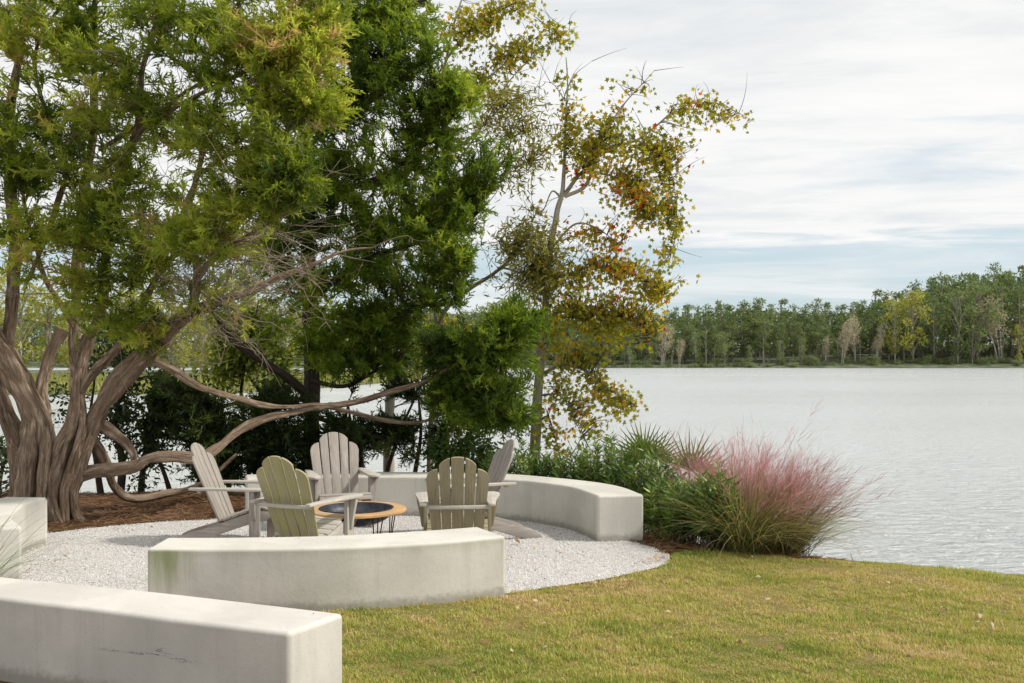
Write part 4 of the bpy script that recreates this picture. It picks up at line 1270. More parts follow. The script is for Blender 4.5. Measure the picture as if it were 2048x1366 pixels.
G2_B = [(1050, 20, 35, 25, 13.9, .4, 28), (1000, 105, 40, 25, 13.9, .4, 30), (1050, 95, 45, 22, 13.9, .4, 34), (1115, 65, 36, 18, 13.9, .3, 22), (945, 150, 40, 35, 13.9, .4, 34), (975, 185, 40, 28, 13.9, .4, 26),
        (955, 45, 45, 45, 14, .5, 55), (910, 60, 50, 50, 14, .5, 30), (880, 270, 50, 40, 14, .5, 26), (860, 300, 50, 40, 14.1, .5, 20), (990, 30, 35, 35, 14, .4, 28), (1010, 130, 20, 14, 13.9, .3, 8),
        (890, 650, 50, 35, 14, .5, 30), (930, 690, 45, 45, 14, .5, 34), (880, 720, 35, 40, 14.1, .5, 18), (900, 300, 30, 20, 14, .3, 10), (940, 800, 30, 30, 14.2, .4, 6)]
broad_tree('sweetgum_tree', 'tall tree behind the dark cedar with golden leafy branches reaching up over the sky', G2_ST, G2_LB, G2_B, M['gum_leaf'], M['bark_pale'], M['twig_dark'],
           STAR, STAR_F, 6, (.06, .1), None, 33, varf=lambda T, r: np.clip(.38 + r.normal(0, .14, len(T)), 0, .75), droop=.7)

WO_ST = [[(858, 1000, 8, 13.6), (862, 900, 7.5, 13.6), (868, 780, 7, 13.6), (872, 690, 6.5, 13.6), (890, 625, 6, 13.6), (940, 580, 5.5, 13.5), (985, 548, 5, 13.4), (1020, 515, 4, 13.3), (1050, 470, 3, 13.3), (1075, 420, 2, 13.3)]]
WO_LB = [
    [(872, 690, 5, 13.6), (868, 560, 4.5, 13.6), (880, 430, 4, 13.5), (910, 330, 3.4, 13.4), (960, 260, 2.8, 13.3), (1010, 215, 2.2, 13.2), (1060, 190, 1.4, 13.2), (1100, 210, .8, 13.2)],
    [(900, 350, 3, 13.4), (960, 320, 2.6, 13.3), (1010, 285, 2, 13.2), (1060, 260, 1.4, 13.2), (1110, 250, .9, 13.2)],
    [(895, 380, 3, 13.4), (950, 370, 2.6, 13.3), (1010, 340, 2, 13.2), (1060, 320, 1.4, 13.2)],
    [(1000, 535, 3, 13.4), (1050, 545, 2.2, 13.3), (1080, 560, 1.2, 13.3)],
    [(1020, 515, 2.6, 13.3), (1005, 490, 2, 13.3), (985, 470, 1, 13.3)],
]
WO_B = [(1010, 200, 45, 30, 13.2, .4, 40), (1050, 215, 45, 30, 13.2, .4, 42), (1090, 225, 24, 22, 13.2, .3, 16), (985, 250, 45, 30, 13.2, .4, 40), (1040, 265, 50, 30, 13.2, .4, 50), (1090, 290, 30, 35, 13.2, .3, 30), (1030, 310, 45, 30, 13.2, .4, 46), (1075, 330, 30, 28, 13.2, .3, 22), (1000, 340, 35, 24, 13.2, .4, 22),
        (1040, 360, 40, 20, 13.2, .4, 18), (1060, 475, 45, 35, 12.5, .4, 70), (1020, 490, 36, 35, 13.2, .4, 42), (1095, 500, 40, 50, 12.3, .4, 70), (1060, 530, 45, 35, 13.2, .4, 56), (1110, 550, 40, 40, 12.3, .4, 50), (1050, 580, 45, 26, 13.2, .4, 40), (1010, 560, 25, 22, 13.3, .3, 14), (1090, 600, 35, 30, 12.3, .3, 34)]
broad_tree('willow_oak_tree', 'thin oak with narrow olive leaves reaching past the pale sweetgum trunk', WO_ST, WO_LB, WO_B, M['oak_leaf'], M['bark_pale'], M['twig_dark'],
           NARROW * np.array([1, 1.25, 1]), NARROW_F, 9, (.085, .14), -.35, 35, droop=.1, spread=.34)

WM_ST = [[(240, 1010, 9, 13.0), (245, 930, 8, 13.0), (230, 850, 6, 13.0), (240, 770, 4, 13.0), (250, 690, 2, 13.0)],
         [(280, 1005, 7, 13.1), (290, 920, 6, 13.1), (320, 840, 4, 13.1), (330, 770, 2.5, 13.1)],
         [(205, 1015, 8, 12.9), (195, 930, 6, 12.9), (180, 850, 5, 12.9), (185, 740, 3, 12.9)]]
WM_B = [(260, 830, 70, 70, 13, .5, 120), (330, 830, 60, 60, 13, .5, 80), (230, 740, 50, 60, 13, .5, 60), (300, 900, 60, 40, 13, .5, 50), (400, 800, 50, 40, 13, .4, 40), (200, 680, 30, 50, 13, .4, 22), (100, 800, 30, 60, 13.2, .4, 30), (330, 760, 50, 30, 13, .4, 30), (300, 960, 60, 25, 12.9, .4, 18)]
broad_tree('wax_myrtle_tree', 'shady dark small-leaved tree growing between the big cedar trunk and the water', WM_ST, [], WM_B, M['dark_leaf'], M['bark_dark'], M['twig_dark'],
           OVAL, OVAL_F, 14, (.05, .085), -0.5, 37, droop=.2)
WM2_ST = [[(-10, 1040, 7, 12.4), (0, 960, 6, 12.4), (20, 900, 4, 12.4)], [(-60, 1040, 7, 12.4), (-50, 940, 5, 12.4), (-70, 860, 3, 12.4)]]
WM2_B = [(10, 930, 50, 50, 12.3, .4, 80), (-60, 900, 60, 70, 12.4, .5, 60), (50, 980, 40, 40, 12.2, .3, 30), (15, 985, 50, 40, 12.2, .3, 40)]
broad_tree('wax_myrtle_bush', 'dark glossy bush at the far left edge behind the long grass blades', WM2_ST, [], WM2_B, M['dark_leaf'], M['bark_dark'], M['twig_dark'],
           OVAL, OVAL_F, 14, (.05, .09), -0.6, 38, droop=.2)
EL_ST = [[(500, 990, 5, 14.6), (495, 880, 4.5, 14.6), (480, 780, 4, 14.6), (500, 690, 3, 14.6), (520, 600, 2, 14.6)], [(540, 990, 4, 14.8), (545, 860, 3.5, 14.8), (555, 740, 3, 14.8), (545, 650, 2, 14.8)]]
EL_B = [(470, 700, 60, 60, 14.5, .5, 80), (540, 700, 60, 60, 14.6, .5, 80), (440, 650, 40, 40, 14.5, .4, 34), (560, 770, 50, 30, 14.6, .4, 30), (430, 740, 40, 30, 14.4, .4, 30), (520, 640, 50, 30, 14.6, .4, 34), (680, 720, 50, 40, 14.6, .4, 24), (650, 610, 40, 30, 14.6, .4, 16)]
broad_tree('alder_tree', 'bright yellow-green young tree at the water between the two cedar trunks', EL_ST, [], EL_B, M['lime_leaf'], M['bark_dark'], M['twig_dark'],
           OVAL, OVAL_F, 12, (.07, .12), -0.6, 39, droop=.4)

# ------------------------------------------------------------------ shrubs and grasses
def shoot_shrub(label, px, D, top_py, wpx, n, seed, py_base=None):
    """upright strap-leaved shrub: many leafy shoots from one base"""
    r = np.random.default_rng(seed)
    x = (px - CX) / F_PX * D
    z0 = float(ground_z(x, D))
    H = EYE - (top_py - HZ) / F_PX * D - z0
    w = wpx / F_PX * D
    root = empty('yew_pine_shrub', (x, D, z0), r.uniform(0, 6.28))
    tag(root, label, 'shrub', 'clipped yew pine shrubs behind the curved wall')
    b = np.stack([r.normal(0, w * .22, n), r.normal(0, w * .22, n), np.zeros(n)], 1)
    ang = r.uniform(0, 6.28, n)
    rr = np.sqrt(r.uniform(0, 1, n)) * w * .55
    tip = np.stack([np.cos(ang) * rr, np.sin(ang) * rr, H * (0.45 + .55 * r.uniform(0, 1, n) ** .7) * (1 - .25 * (rr / (w * .55)) ** 2)], 1)
    mid = (b + tip) / 2 + np.stack([np.cos(ang), np.sin(ang), np.zeros(n)], 1) * w * .12
    t = np.linspace(0, 1, 8)[None, :, None]
    C = (1 - t) ** 2 * b[:, None] + 2 * t * (1 - t) * mid[:, None] + t ** 2 * tip[:, None]
    acc = Acc()
    twigs(acc, C, np.broadcast_to(np.linspace(.006, .002, 8)[None], (n, 8)))
    acc.build('stems', M['twig_dark'], root, smooth=True)
    acc = Acc()
    cv = r.normal(.45, .14, n)
    for k in range(32):
        tt = 0.25 + 0.75 * (k + r.uniform(0, 1, n)) / 32
        f = tt * 7
        i = np.minimum(f.astype(int), 6)
        ff = (f - i)[:, None]
        ii = np.arange(n)
        p = C[ii, i] * (1 - ff) + C[ii, i + 1] * ff
        tan = unit(C[ii, i + 1] - C[ii, i])
        a = k * 2.4 + r.uniform(0, .6, n)
        sd = basis(tan, a)[:, 1]
        d = tan * r.uniform(.3, .9, n)[:, None] + sd * .8
        stamp(acc, NARROW * np.array([1, 1.35, 1]), NARROW_F, p, basis(d, r.uniform(0, 6.28, n)), r.uniform(.08, .13, n), np.clip(cv + (tt - .6) * .5 + r.normal(0, .15, n), 0, 1))
    acc.build('foliage', M['podo_leaf'], root)


SHR = [
    (968, 12.0, 905, 70, 26, 'low dark strap-leaved shrub just left of the sweetgum trunk, behind the sideways chair'),
    (1040, 12.05, 882, 80, 36, 'strap-leaved shrub at the foot of the pale sweetgum trunk'),
    (1100, 12.0, 905, 55, 22, 'short strap-leaved shrub just right of the sweetgum trunk'),
    (1150, 11.75, 885, 70, 34, 'strap-leaved shrub under the lowest orange sweetgum leaves'),
    (1205, 11.55, 868, 90, 54, 'tall dense strap-leaved shrub behind the middle of the curved wall'),
    (1265, 11.2, 872, 95, 60, 'wide strap-leaved shrub just left of the palmetto fan'),
    (1325, 10.75, 905, 90, 56, 'strap-leaved shrub in front of the palmetto fans'),
    (1335, 10.2, 950, 70, 36, 'strap-leaved shrub hugging the right end of the curved wall'),
    (1375, 9.75, 960, 75, 44, 'rounded strap-leaved shrub at the left of the pink grass'),
    (1432, 9.42, 932, 75, 46, 'upright dark strap-leaved shrub standing in front of the pink grass'),
]
for k, (px, D, tp, w, n, lb) in enumerate(SHR):
    shoot_shrub(lb, px, D, tp - 8, w * 1.15, int(n * 1.2), 50 + k)


def arc_blades(acc, base, n, Lr, wid, r, spread, seg=6, vmean=.5, lean=(0, 0), sag=1.0, jit=.05):
    ang = r.uniform(0, 6.28, n)
    out = r.uniform(.15, 1, n) * spread
    L = r.uniform(Lr[0], Lr[1], n)
    h = np.stack([np.cos(ang) * out + lean[0], np.sin(ang) * out + lean[1], np.ones(n)], 1)
    h = unit(h)
    b = np.stack([r.normal(0, jit, n), r.normal(0, jit, n), np.zeros(n)], 1) + base
    t = np.linspace(0, 1, seg)
    bend = (r.uniform(.25, .7, n) * sag)[:, None]
    hor = np.stack([h[:, 0], h[:, 1], np.zeros(n)], 1)
    P_ = b[:, None] + h[:, None] * (L[:, None] * t[None])[..., None]
    P_ = P_ + hor[:, None] * ((L[:, None] * bend) * t[None] ** 2)[..., None] * .5 - np.array([0, 0, 1.0]) * ((L[:, None] * bend) * t[None] ** 2.4)[..., None] * .55
    s = unit(np.cross(hor + r.normal(0, .3, hor.shape), np.array([0, 0, 1.0]) + r.normal(0, .3, hor.shape)))
    w = wid * (1 - t ** 1.5 * .93)
    Lf = P_ - s[:, None] * w[None, :, None]
    Rt = P_ + s[:, None] * w[None, :, None]
    V = np.stack([Lf, Rt], 2).reshape(n, seg * 2, 3)
    q = np.array([(2 * k, 2 * k + 1, 2 * k + 3, 2 * k + 2) for k in range(seg - 1)])
    F = (q[None] + (np.arange(n) * seg * 2)[:, None, None]).reshape(-1, 4)
    va = np.repeat(np.clip(r.normal(vmean, .27, n), 0, 1), seg * 2)
    acc.add(V.reshape(-1, 3), F, va)
    return P_, h


def muhly(label, px, D, H, seed, nb=420, ns=240, pink='muhly_pink', lean=(.2, -.05), spread=.75, plume=1.0):
    r = np.random.default_rng(seed)
    x = (px - CX) / F_PX * D
    z0 = float(ground_z(x, D))
    root = empty('muhly_grass', (x, D, z0))
    tag(root, label, 'grass clump', 'muhly grass clumps by the water')
    acc = Acc()
    arc_blades(acc, np.zeros(3), int(nb * .8), (H * .5, H * 1.02), .0036, r, spread * 1.25, vmean=.42, lean=lean, sag=1.35, jit=.07)
    acc.build('blades', M['muhly_blade'], root)
    acc = Acc()
    st, h = arc_blades(acc, np.zeros(3), ns, (H * .7, H * 1.18), .0024, r, spread * .95, seg=7, vmean=.5, lean=lean, sag=.55, jit=.06)
    acc.build('stalks', M['muhly_stalk'], root)
    acc = Acc()
    nh = int(15 * plume)
    cv = r.normal(.45, .18, ns)
    for k in range(nh):
        t = 0.56 + 0.44 * r.uniform(0, 1, ns)
        f = t * 6
        i = np.minimum(f.astype(int), 5)
        ff = (f - i)[:, None]
        ii = np.arange(ns)
        p = st[ii, i] * (1 - ff) + st[ii, i + 1] * ff
        tan = unit(st[ii, i + 1] - st[ii, i])
        d = tan * .95 + r.normal(0, .33, tan.shape)
        hair = np.array([(0, -.008, 0), (0, .008, 0), (1, 0, 0)])
        stamp(acc, hair, np.array([[0, 1, 2]]), p, basis(d, r.uniform(0, 6.28, ns)), r.uniform(.10, .22, ns) * (1.15 - .5 * (t - .5)), np.clip(cv + r.normal(0, .15, ns), 0, 1))
    acc.build('plumes', M[pink], root)


muhly('faint pink feathery grass clump under the sweetgum leaves, farthest of its kind', 1250, 11.9, 1.6, 70, 200, 120, plume=.6)
muhly('pink feathery grass clump rising behind the palmetto fans', 1345, 11.3, 1.55, 71, 240, 170, plume=.7)
muhly('bright pink feathery grass clump behind the upright dark shrub', 1435, 10.3, 1.22, 72, 380, 260)
muhly('deep pink feathery grass clump at the crest of the bank, tallest plumes toward the water', 1490, 9.95, 1.16, 73, 420, 280)
muhly('drooping straw-green grass clump spilling onto the lawn edge with one low pink tuft', 1490, 9.36, 1.4, 74, 1250, 50, plume=.9, spread=1.0)
muhly('reddish brown faded grass clump leaning out over the water, rightmost clump', 1570, 9.45, 1.05, 75, 700, 340, pink='muhly_brown', lean=(.22, -.08), spread=.9, plume=.3)
muhly('pink-tinged grass clump between the deep pink and the brown clump', 1540, 9.75, .98, 76, 420, 150, lean=(.15, -.05), plume=.8)
muhly('pale straw grass tuft beside the right end of the curved wall', 1345, 9.85, .55, 77, 260, 8, plume=.2, spread=1.1)


def palmetto(label, px, D, fans, seed):
    r = np.random.default_rng(seed)
    x = (px - CX) / F_PX * D
    z0 = float(ground_z(x, D))
    root = empty('palmetto', (x, D, z0))
    tag(root, label, 'palm shrub', 'palmetto fans among the shrubs')
    for (dx, hz, ax, size) in fans:
        acc = Acc()
        hub = np.array([dx, r.uniform(-.1, .1), hz])
        tube(acc, catmull([np.array([dx * .3, 0, 0]), np.array([dx * .7, 0, hz * .5]), hub], 6), np.linspace(.012, .008, 6), 6, 0, seed)
        n = 17
        for k in range(n):
            a = R(-72 + 144 * k / (n - 1)) + ax
            d = np.array([math.sin(a), r.uniform(-.2, .2) - .15, math.cos(a)])
            d /= np.linalg.norm(d)
            s = np.cross(d, [0, 1, .2])
            s /= np.linalg.norm(s)
            L = size * r.uniform(.85, 1.1)
            up = np.cross(s, d) * .012
            q = [hub, hub + d * L * .35 - s * .013, hub + d * L * .35 + up, hub + d * L * .35 + s * .013, hub + d * L]
            acc.add(np.array([q[0], q[0] + s * .001, q[2], q[1]]), [[0, 1, 2, 3]], r.uniform(.2, .8))
            acc.add(np.array([q[0], q[3], q[2], q[0] + up * .1]), [[0, 1, 2, 3]], r.uniform(.2, .8))
            acc.add(np.array([q[1], q[2], q[4], q[4] - s * .001]), [[0, 1, 2, 3]], r.uniform(.3, .9))
            acc.add(np.array([q[2], q[3], q[4] + s * .001, q[4]]), [[0, 1, 2, 3]], r.uniform(.3, .9))
        acc.build('frond', M['palm_leaf'], root)


palmetto('light green spiky palmetto fan above the shrubs, left of the other palmetto', 1288, 11.25, [(0, 1.02, -.1, .42), (.12, .95, .4, .40), (-.12, .9, -.6, .38)], 80)
palmetto('green palmetto fan with splayed blades rising out of the pink grass', 1378, 11.0, [(0, 1.0, .15, .46), (.1, .92, .6, .44)], 81)

# leafy light shrub behind the wall
LS_ST = [[(915, 990, 4, 12.5), (920, 920, 3, 12.5), (945, 860, 2, 12.5), (962, 830, 1, 12.5)], [(890, 990, 4, 12.6), (885, 920, 3, 12.6), (880, 880, 1.5, 12.6)], [(950, 990, 3.5, 12.4), (955, 930, 2.5, 12.4), (975, 890, 1.2, 12.4)]]
LS_B = [(910, 900, 45, 35, 12.5, .3, 60), (945, 885, 35, 40, 12.4, .3, 50), (960, 850, 10, 22, 12.4, .15, 12), (880, 910, 35, 30, 12.5, .3, 40), (985, 915, 30, 25, 12.3, .3, 30), (920, 935, 60, 15, 12.4, .3, 30)]
t = broad_tree('leafy_shrub', 'light green pointed-leaf shrub behind the wall, left of the sideways chair', LS_ST, [], LS_B, M['shrub_leaf'], M['bark_dark'], M['twig_dark'], OVAL, OVAL_F, 9, (.05, .085), None, 41, droop=.2)
t['category'] = 'shrub'

# long grass blades over the left wall
r = np.random.default_rng(90)
gx0, gy0 = (-75 - CX) / F_PX * 7.3, 7.3
root = empty('fountain_grass', (gx0, gy0, 0))
tag(root, 'long thin green grass blades arching over the short wall at the left edge', 'grass clump')
acc = Acc()
arc_blades(acc, np.zeros(3), 85, (.75, 1.3), .0024, r, .8, seg=10, vmean=.4, lean=(.7, 0), sag=1.4, jit=.09)
acc.build('blades', M['shrub_leaf'], root)

# fallen leaves and seed husks
def leaf_mesh(seed, name, mat, size):
    r = np.random.default_rng(seed)
    V = (OVAL - np.array([.5, 0, 0])) * np.array([1, 1.1, 2.2]) * size + np.array([0, 0, .15 * size])
    V[:, 2] += r.uniform(0, .22, len(V)) * size
    o = np_mesh(name, V, OVAL_F, mat, var=np.full(len(V), r.uniform(.1, 1)))
    return o


protos = [leaf_mesh(s, 'fallen_leaf', M['dry_leaf'], .055 + .012 * (s % 3)) for s in range(5)]
first = [True] * 5
r = np.random.default_rng(91)


def drop(x, y, z, label, group, sc=1.0):
    k = int(r.integers(0, 5))
    o = protos[k] if first[k] else protos[k].copy()
    if not first[k]:
        COL.objects.link(o)
    first[k] = False
    o.location = (x, y, z)
    o.rotation_euler = (r.normal(0, .25), r.normal(0, .25), r.uniform(0, 6.28))
    o.scale = (sc, sc, sc)
    tag(o, label, 'leaf', group)


cnt = 0
while cnt < 110:
    y = 5.3 + 3.6 * r.uniform(0, 1) ** .8
    x = r.uniform(-.1, .52) * y
    if in_poly(np.array([x]), np.array([y]), LAWN)[0]:
        drop(x, y, float(ground_z(x, y)) + .022, 'small dry fallen leaf lying on the mown lawn', 'dry leaves on the lawn', r.uniform(.35, .9))
        cnt += 1
for (px, py) in [(1318, 1112), (1322, 1105), (1328, 1116), (1312, 1124), (1300, 1128), (1285, 1131), (1330, 1110), (1326, 1121), (1316, 1119), (1334, 1118), (1271, 1134)]:
    D = 3560 / (py - HZ)
    drop((px - CX) / F_PX * D, D, .02, 'brown dry leaf in the drift where gravel meets the grass', 'leaf drift at the gravel edge', r.uniform(.7, 1.2))
for (px, py) in [(1040, 1075), (1062, 1070), (1022, 1076), (1070, 1096), (1035, 1090), (1120, 1115), (98, 1100), (60, 1146), (110, 1128), (130, 1120), (1015, 1120), (1150, 1128), (1210, 1140), (165, 1090), (235, 1110)]:
    D = 3560 / (py - HZ)
    drop((px - CX) / F_PX * D, D, .02, 'brown dry leaf lying on the pale gravel', 'dry leaves on the gravel', r.uniform(.5, 1.1))
cnt = 0
while cnt < 40:
    y = r.uniform(7.2, 11)
    x = r.uniform(-4.6, 1.2)
    if in_poly(np.array([x]), np.array([y]), [tuple(p) for p in GP])[0] and math.hypot(x + 1.45, y - 9.3) > .6:
        drop(x, y, .016, 'brown dry leaf lying on the pale gravel', 'dry leaves on the gravel', r.uniform(.25, .75))
        cnt += 1
for (px, py) in [(86, 1172), (215, 1182), (322, 1217), (306, 1190), (170, 1198), (626, 1229), (640, 1237), (475, 1210)]:
    D = (EYE - .45) * F_PX / (py - HZ)
    drop((px - CX) / F_PX * D, D, .452, 'tiny dark husk on top of the scuffed front wall', 'bits on the scuffed wall', r.uniform(.12, .28))
for (px, py) in [(365, 1079), (598, 1077), (672, 1082), (812, 1067), (922, 1060), (980, 1063), (945, 1067)]:
    D = (EYE - .45) * F_PX / (py - HZ)
    drop((px - CX) / F_PX * D, D, .452, 'tiny dark husk on top of the algae-stained wall', 'bits on the algae-stained wall', r.uniform(.14, .26))

# ------------------------------------------------------------------ far shore
def fy(x):
    return 279 - 0.02 * x + 3 * np.sin(x / 23.0)


fx = np.linspace(-420, 420, 90)
rows_y = np.array([-2, 0, 3, 8, 20, 45, 100, 260, 700])
rows_z = np.array([-1.6, -1.0, -.5, -.2, .8, 2.2, 3.5, 5, 8.0])
X = np.repeat(fx[None], len(rows_y), 0)
Y = fy(X) + rows_y[:, None]
Z = np.broadcast_to(rows_z[:, None], X.shape) + np.clip((X - 40) / 110, 0, 1) * np.clip(rows_y[:, None] / 25, 0, 1) * 3.0
V = np.stack([X, Y, Z], -1).reshape(-1, 3)
i, j = np.meshgrid(np.arange(len(fx) - 1), np.arange(len(rows_y) - 1))
a = (j * len(fx) + i).ravel()
tag(np_mesh('far_bank', V, np.stack([a, a + 1, a + len(fx) + 1, a + len(fx)], 1), M['far_soil'], smooth=True), kind='structure')


def bank_z(x, y):
    d = y - fy(x)
    return float(np.interp(d, rows_y, rows_z) + np.clip((x - 40) / 110, 0, 1) * np.clip(d / 25, 0, 1) * 3.0)


TUFT_F = np.array([[0, 1, 2]])


def far_proto(kind, seed):
    """a tree 10 m tall; returns root with trunk and crown"""
    r = np.random.default_rng(seed)
    name = {'pine': 'pine_tree', 'decid': 'broadleaf_tree', 'pale': 'bare_tree', 'lime': 'broadleaf_tree', 'snag': 'dead_tree', 'bush': 'shore_bush'}[kind]
    root = empty(name)
    acc = Acc()
    tips = []
    bark = M['bark_far']
    if kind == 'pine':
        pts = catmull([(0, 0, -.3), (r.normal(0, .08), 0, 3), (r.normal(0, .15), 0, 7), (r.normal(0, .2), 0, 9.8)], 9)
        tube(acc, pts, np.linspace(.17, .04, 9), 6, 0, seed)
        for k in range(34):
            h = 1.6 + 8.3 * r.uniform(0, 1) ** .8
            rad = (1.5 * (1 - ((h - 5.0) / 5.2) ** 2) + .3) * r.uniform(.3, 1)
            a = r.uniform(0, 6.28)
            c = np.array([math.cos(a) * rad, math.sin(a) * rad, h + .2])
            tips.append((c, r.uniform(.45, .85)))
            q = catmull([(0, 0, h - .3), c * .6 + np.array([0, 0, (h) * .4 - .1]), c], 4)
            tube(acc, q, np.linspace(.035, .012, 4), 3, 0, k)
        mat, nq, sz, flat = M['pine_far'], 30, (.22, .5), .75
    elif kind in ('decid', 'lime'):
        pts = catmull([(0, 0, -.3), (r.normal(0, .2), 0, 3), (r.normal(0, .4), 0, 6.5), (r.normal(0, .5), 0, 9.0)], 9)
        tube(acc, pts, np.linspace(.11, .02, 9), 6, 0, seed)
        for k in range(36):
            h = 1.3 + 8.4 * r.uniform(0, 1) ** .85
            rad = 2.1 * math.sqrt(max(.05, 1 - ((h - 5.6) / 4.8) ** 2)) * math.sqrt(r.uniform(.05, 1))
            a = r.uniform(0, 6.28)
            c = np.array([math.cos(a) * rad, math.sin(a) * rad, h])
            tips.append((c, r.uniform(.5, .95)))
            q = catmull([(0, 0, max(.8, h - 1.4 - rad * .5)), c * np.array([.5, .5, 1]) - np.array([0, 0, .5]), c], 5)
            tube(acc, q, np.linspace(.05, .012, 5), 3, 0, k)
        mat, nq, sz, flat = (M['decid_far'] if kind == 'decid' else M['lime_far']), 40, (.18, .46), .9
        bark = M['bark_far_pale'] if seed in (5, 11) else M['bark_far']
    elif kind in ('pale', 'snag'):
        ns = 3 if kind == 'pale' else 1
        for s in range(ns):
            lx, ly = r.normal(0, 1.1) * (ns > 1), r.normal(0, .8) * (ns > 1)
            pts = catmull([(lx * .2, ly * .2, -.3), (lx * .5, ly * .5, 3), (lx, ly, 6.3), (lx * 1.4, ly * 1.4, 9.4)], 9)
            tube(acc, pts, np.linspace(.085, .012, 9), 5, 0, seed + s)
            for k in range(16 if kind == 'pale' else 7):
                h = r.uniform(3.0, 9.0)
                i = int(np.clip(h / 9.4 * 8, 0, 8))
                b = pts[i]
                a = r.uniform(0, 6.28)
                L = r.uniform(.8, 2.2) * (1.1 - h / 14)
                c = b + np.array([math.cos(a) * L * .6, math.sin(a) * L * .6, L])
                q = catmull([b, (b + c) / 2 + np.array([math.cos(a), math.sin(a), 0]) * .2, c], 4)
                tube(acc, q, np.linspace(.05, .012, 4), 3, 0, k)
                tips.append((c - np.array([0, 0, .3]), r.uniform(.4, .8)))
        mat, nq, sz, flat = M['pale_far'], (26 if kind == 'pale' else 0), (.14, .36), 1.3
        bark = M['bark_far_pale']
    else:
        for k in range(14):
            a = r.uniform(0, 6.28)
            c = np.array([math.cos(a) * r.uniform(0, 4.2), math.sin(a) * r.uniform(0, 2.5), r.uniform(1.0, 8.0)])
            tips.append((c, r.uniform(1.2, 2.4)))
            tube(acc, catmull([(c[0] * .3, 0, -.5), c * .6, c], 4), np.linspace(.12, .03, 4), 3, 0, k)
        mat, nq, sz, flat = M['decid_far'], 40, (.5, 1.2), .8
    acc.build('trunk', bark, root, smooth=True)
    if nq:
        acc = Acc()
        for c, rad in tips:
            n = int(nq * r.uniform(.7, 1.3))
            q = unit(r.normal(size=(n, 3))) * (r.uniform(.1, 1, n) ** .5)[:, None] * rad * np.array([1, 1, flat])
            d = q + r.normal(0, .25, q.shape) + np.array([0, 0, .12])
            tp = np.array([(0, -.26, 0), (0, .26, 0), (1, .05, .08)])
            stamp(acc, tp, TUFT_F, c + q, basis(d, r.uniform(0, 6.28, n)), r.uniform(sz[0], sz[1], n), np.clip(r.normal(.45, .1) + r.normal(0, .17, n), 0, 1))
        acc.build('crown', mat, root)
    return root


def copy_tree(o):
    c = o.copy()
    COL.objects.link(c)
    for ch in o.children:
        d = ch.copy()
        COL.objects.link(d)
        d.parent = c
    return c


PROTO = {'pine': [far_proto('pine', s) for s in (1, 2, 3, 4)], 'decid': [far_proto('decid', s) for s in (5, 6, 7)], 'pale': [far_proto('pale', s) for s in (8, 9, 10)],
         'lime': [far_proto('lime', s) for s in (11, 12, 13)], 'snag': [far_proto('snag', 14)], 'bush': [far_proto('bush', s) for s in (15, 16)]}
used = set()
TURN = {}
r = np.random.default_rng(95)


def plant(kind, x, y, z, H, label, group=None, wide=1.0, k=None):
    TURN[kind] = TURN.get(kind, -1) + 1
    k = TURN[kind] % len(PROTO[kind])
    p = PROTO[kind][k]
    o = p if (kind, k) not in used else copy_tree(p)
    used.add((kind, k))
    s = H / 10.0
    o.location = (x, y, z)
    o.rotation_euler = (0, 0, r.uniform(0, 6.28))
    o.scale = (s * wide, s * wide, s)
    for key in ('label', 'category', 'group'):
        if key in o:
            del o[key]
    tag(o, label, 'bush' if kind == 'bush' else 'tree', group)


SKY = ([-300, 900, 1060, 1200, 1330, 1430, 1500, 1600, 1680, 1740, 1800, 1880, 1960, 2048, 2250],
       [612, 606, 612, 632, 616, 606, 598, 606, 608, 590, 576, 550, 542, 532, 520])


def skyline(px):
    return float(np.interp(px, *SKY))


# pines: back rows first
for row, (dy, drop_px, step) in enumerate([(36, 0, 25), (27, 8, 27), (18, 22, 29), (11, 40, 31)]):
    px = 1000 + r.uniform(0, 20)
    while px < 2230:
        y = 279 + dy + r.uniform(-4, 4)
        x = (px - CX) / F_PX * y
        z = bank_z(x, y)
        top = skyline(px) + drop_px + r.uniform(-7, 10) + (8 if r.uniform() < .25 else 0)
        H = EYE + (HZ - top) / F_PX * y - z
        plant('pine', x, y, z, H, 'dark green pine in the dense wood along the far shore of the lake', 'pines of the far wood', r.uniform(.85, 1.15))
        px += step * r.uniform(.7, 1.3)
px = 1010
while px < 2220:
    y = 279 + r.uniform(8, 15)
    x = (px - CX) / F_PX * y
    plant('decid' if r.uniform() < .55 else 'pine', x, y, bank_z(x, y), r.uniform(6, 13), 'low green understory tree at the foot of the far pines', 'understory of the far wood', r.uniform(1.1, 1.6))
    px += r.uniform(13, 24)
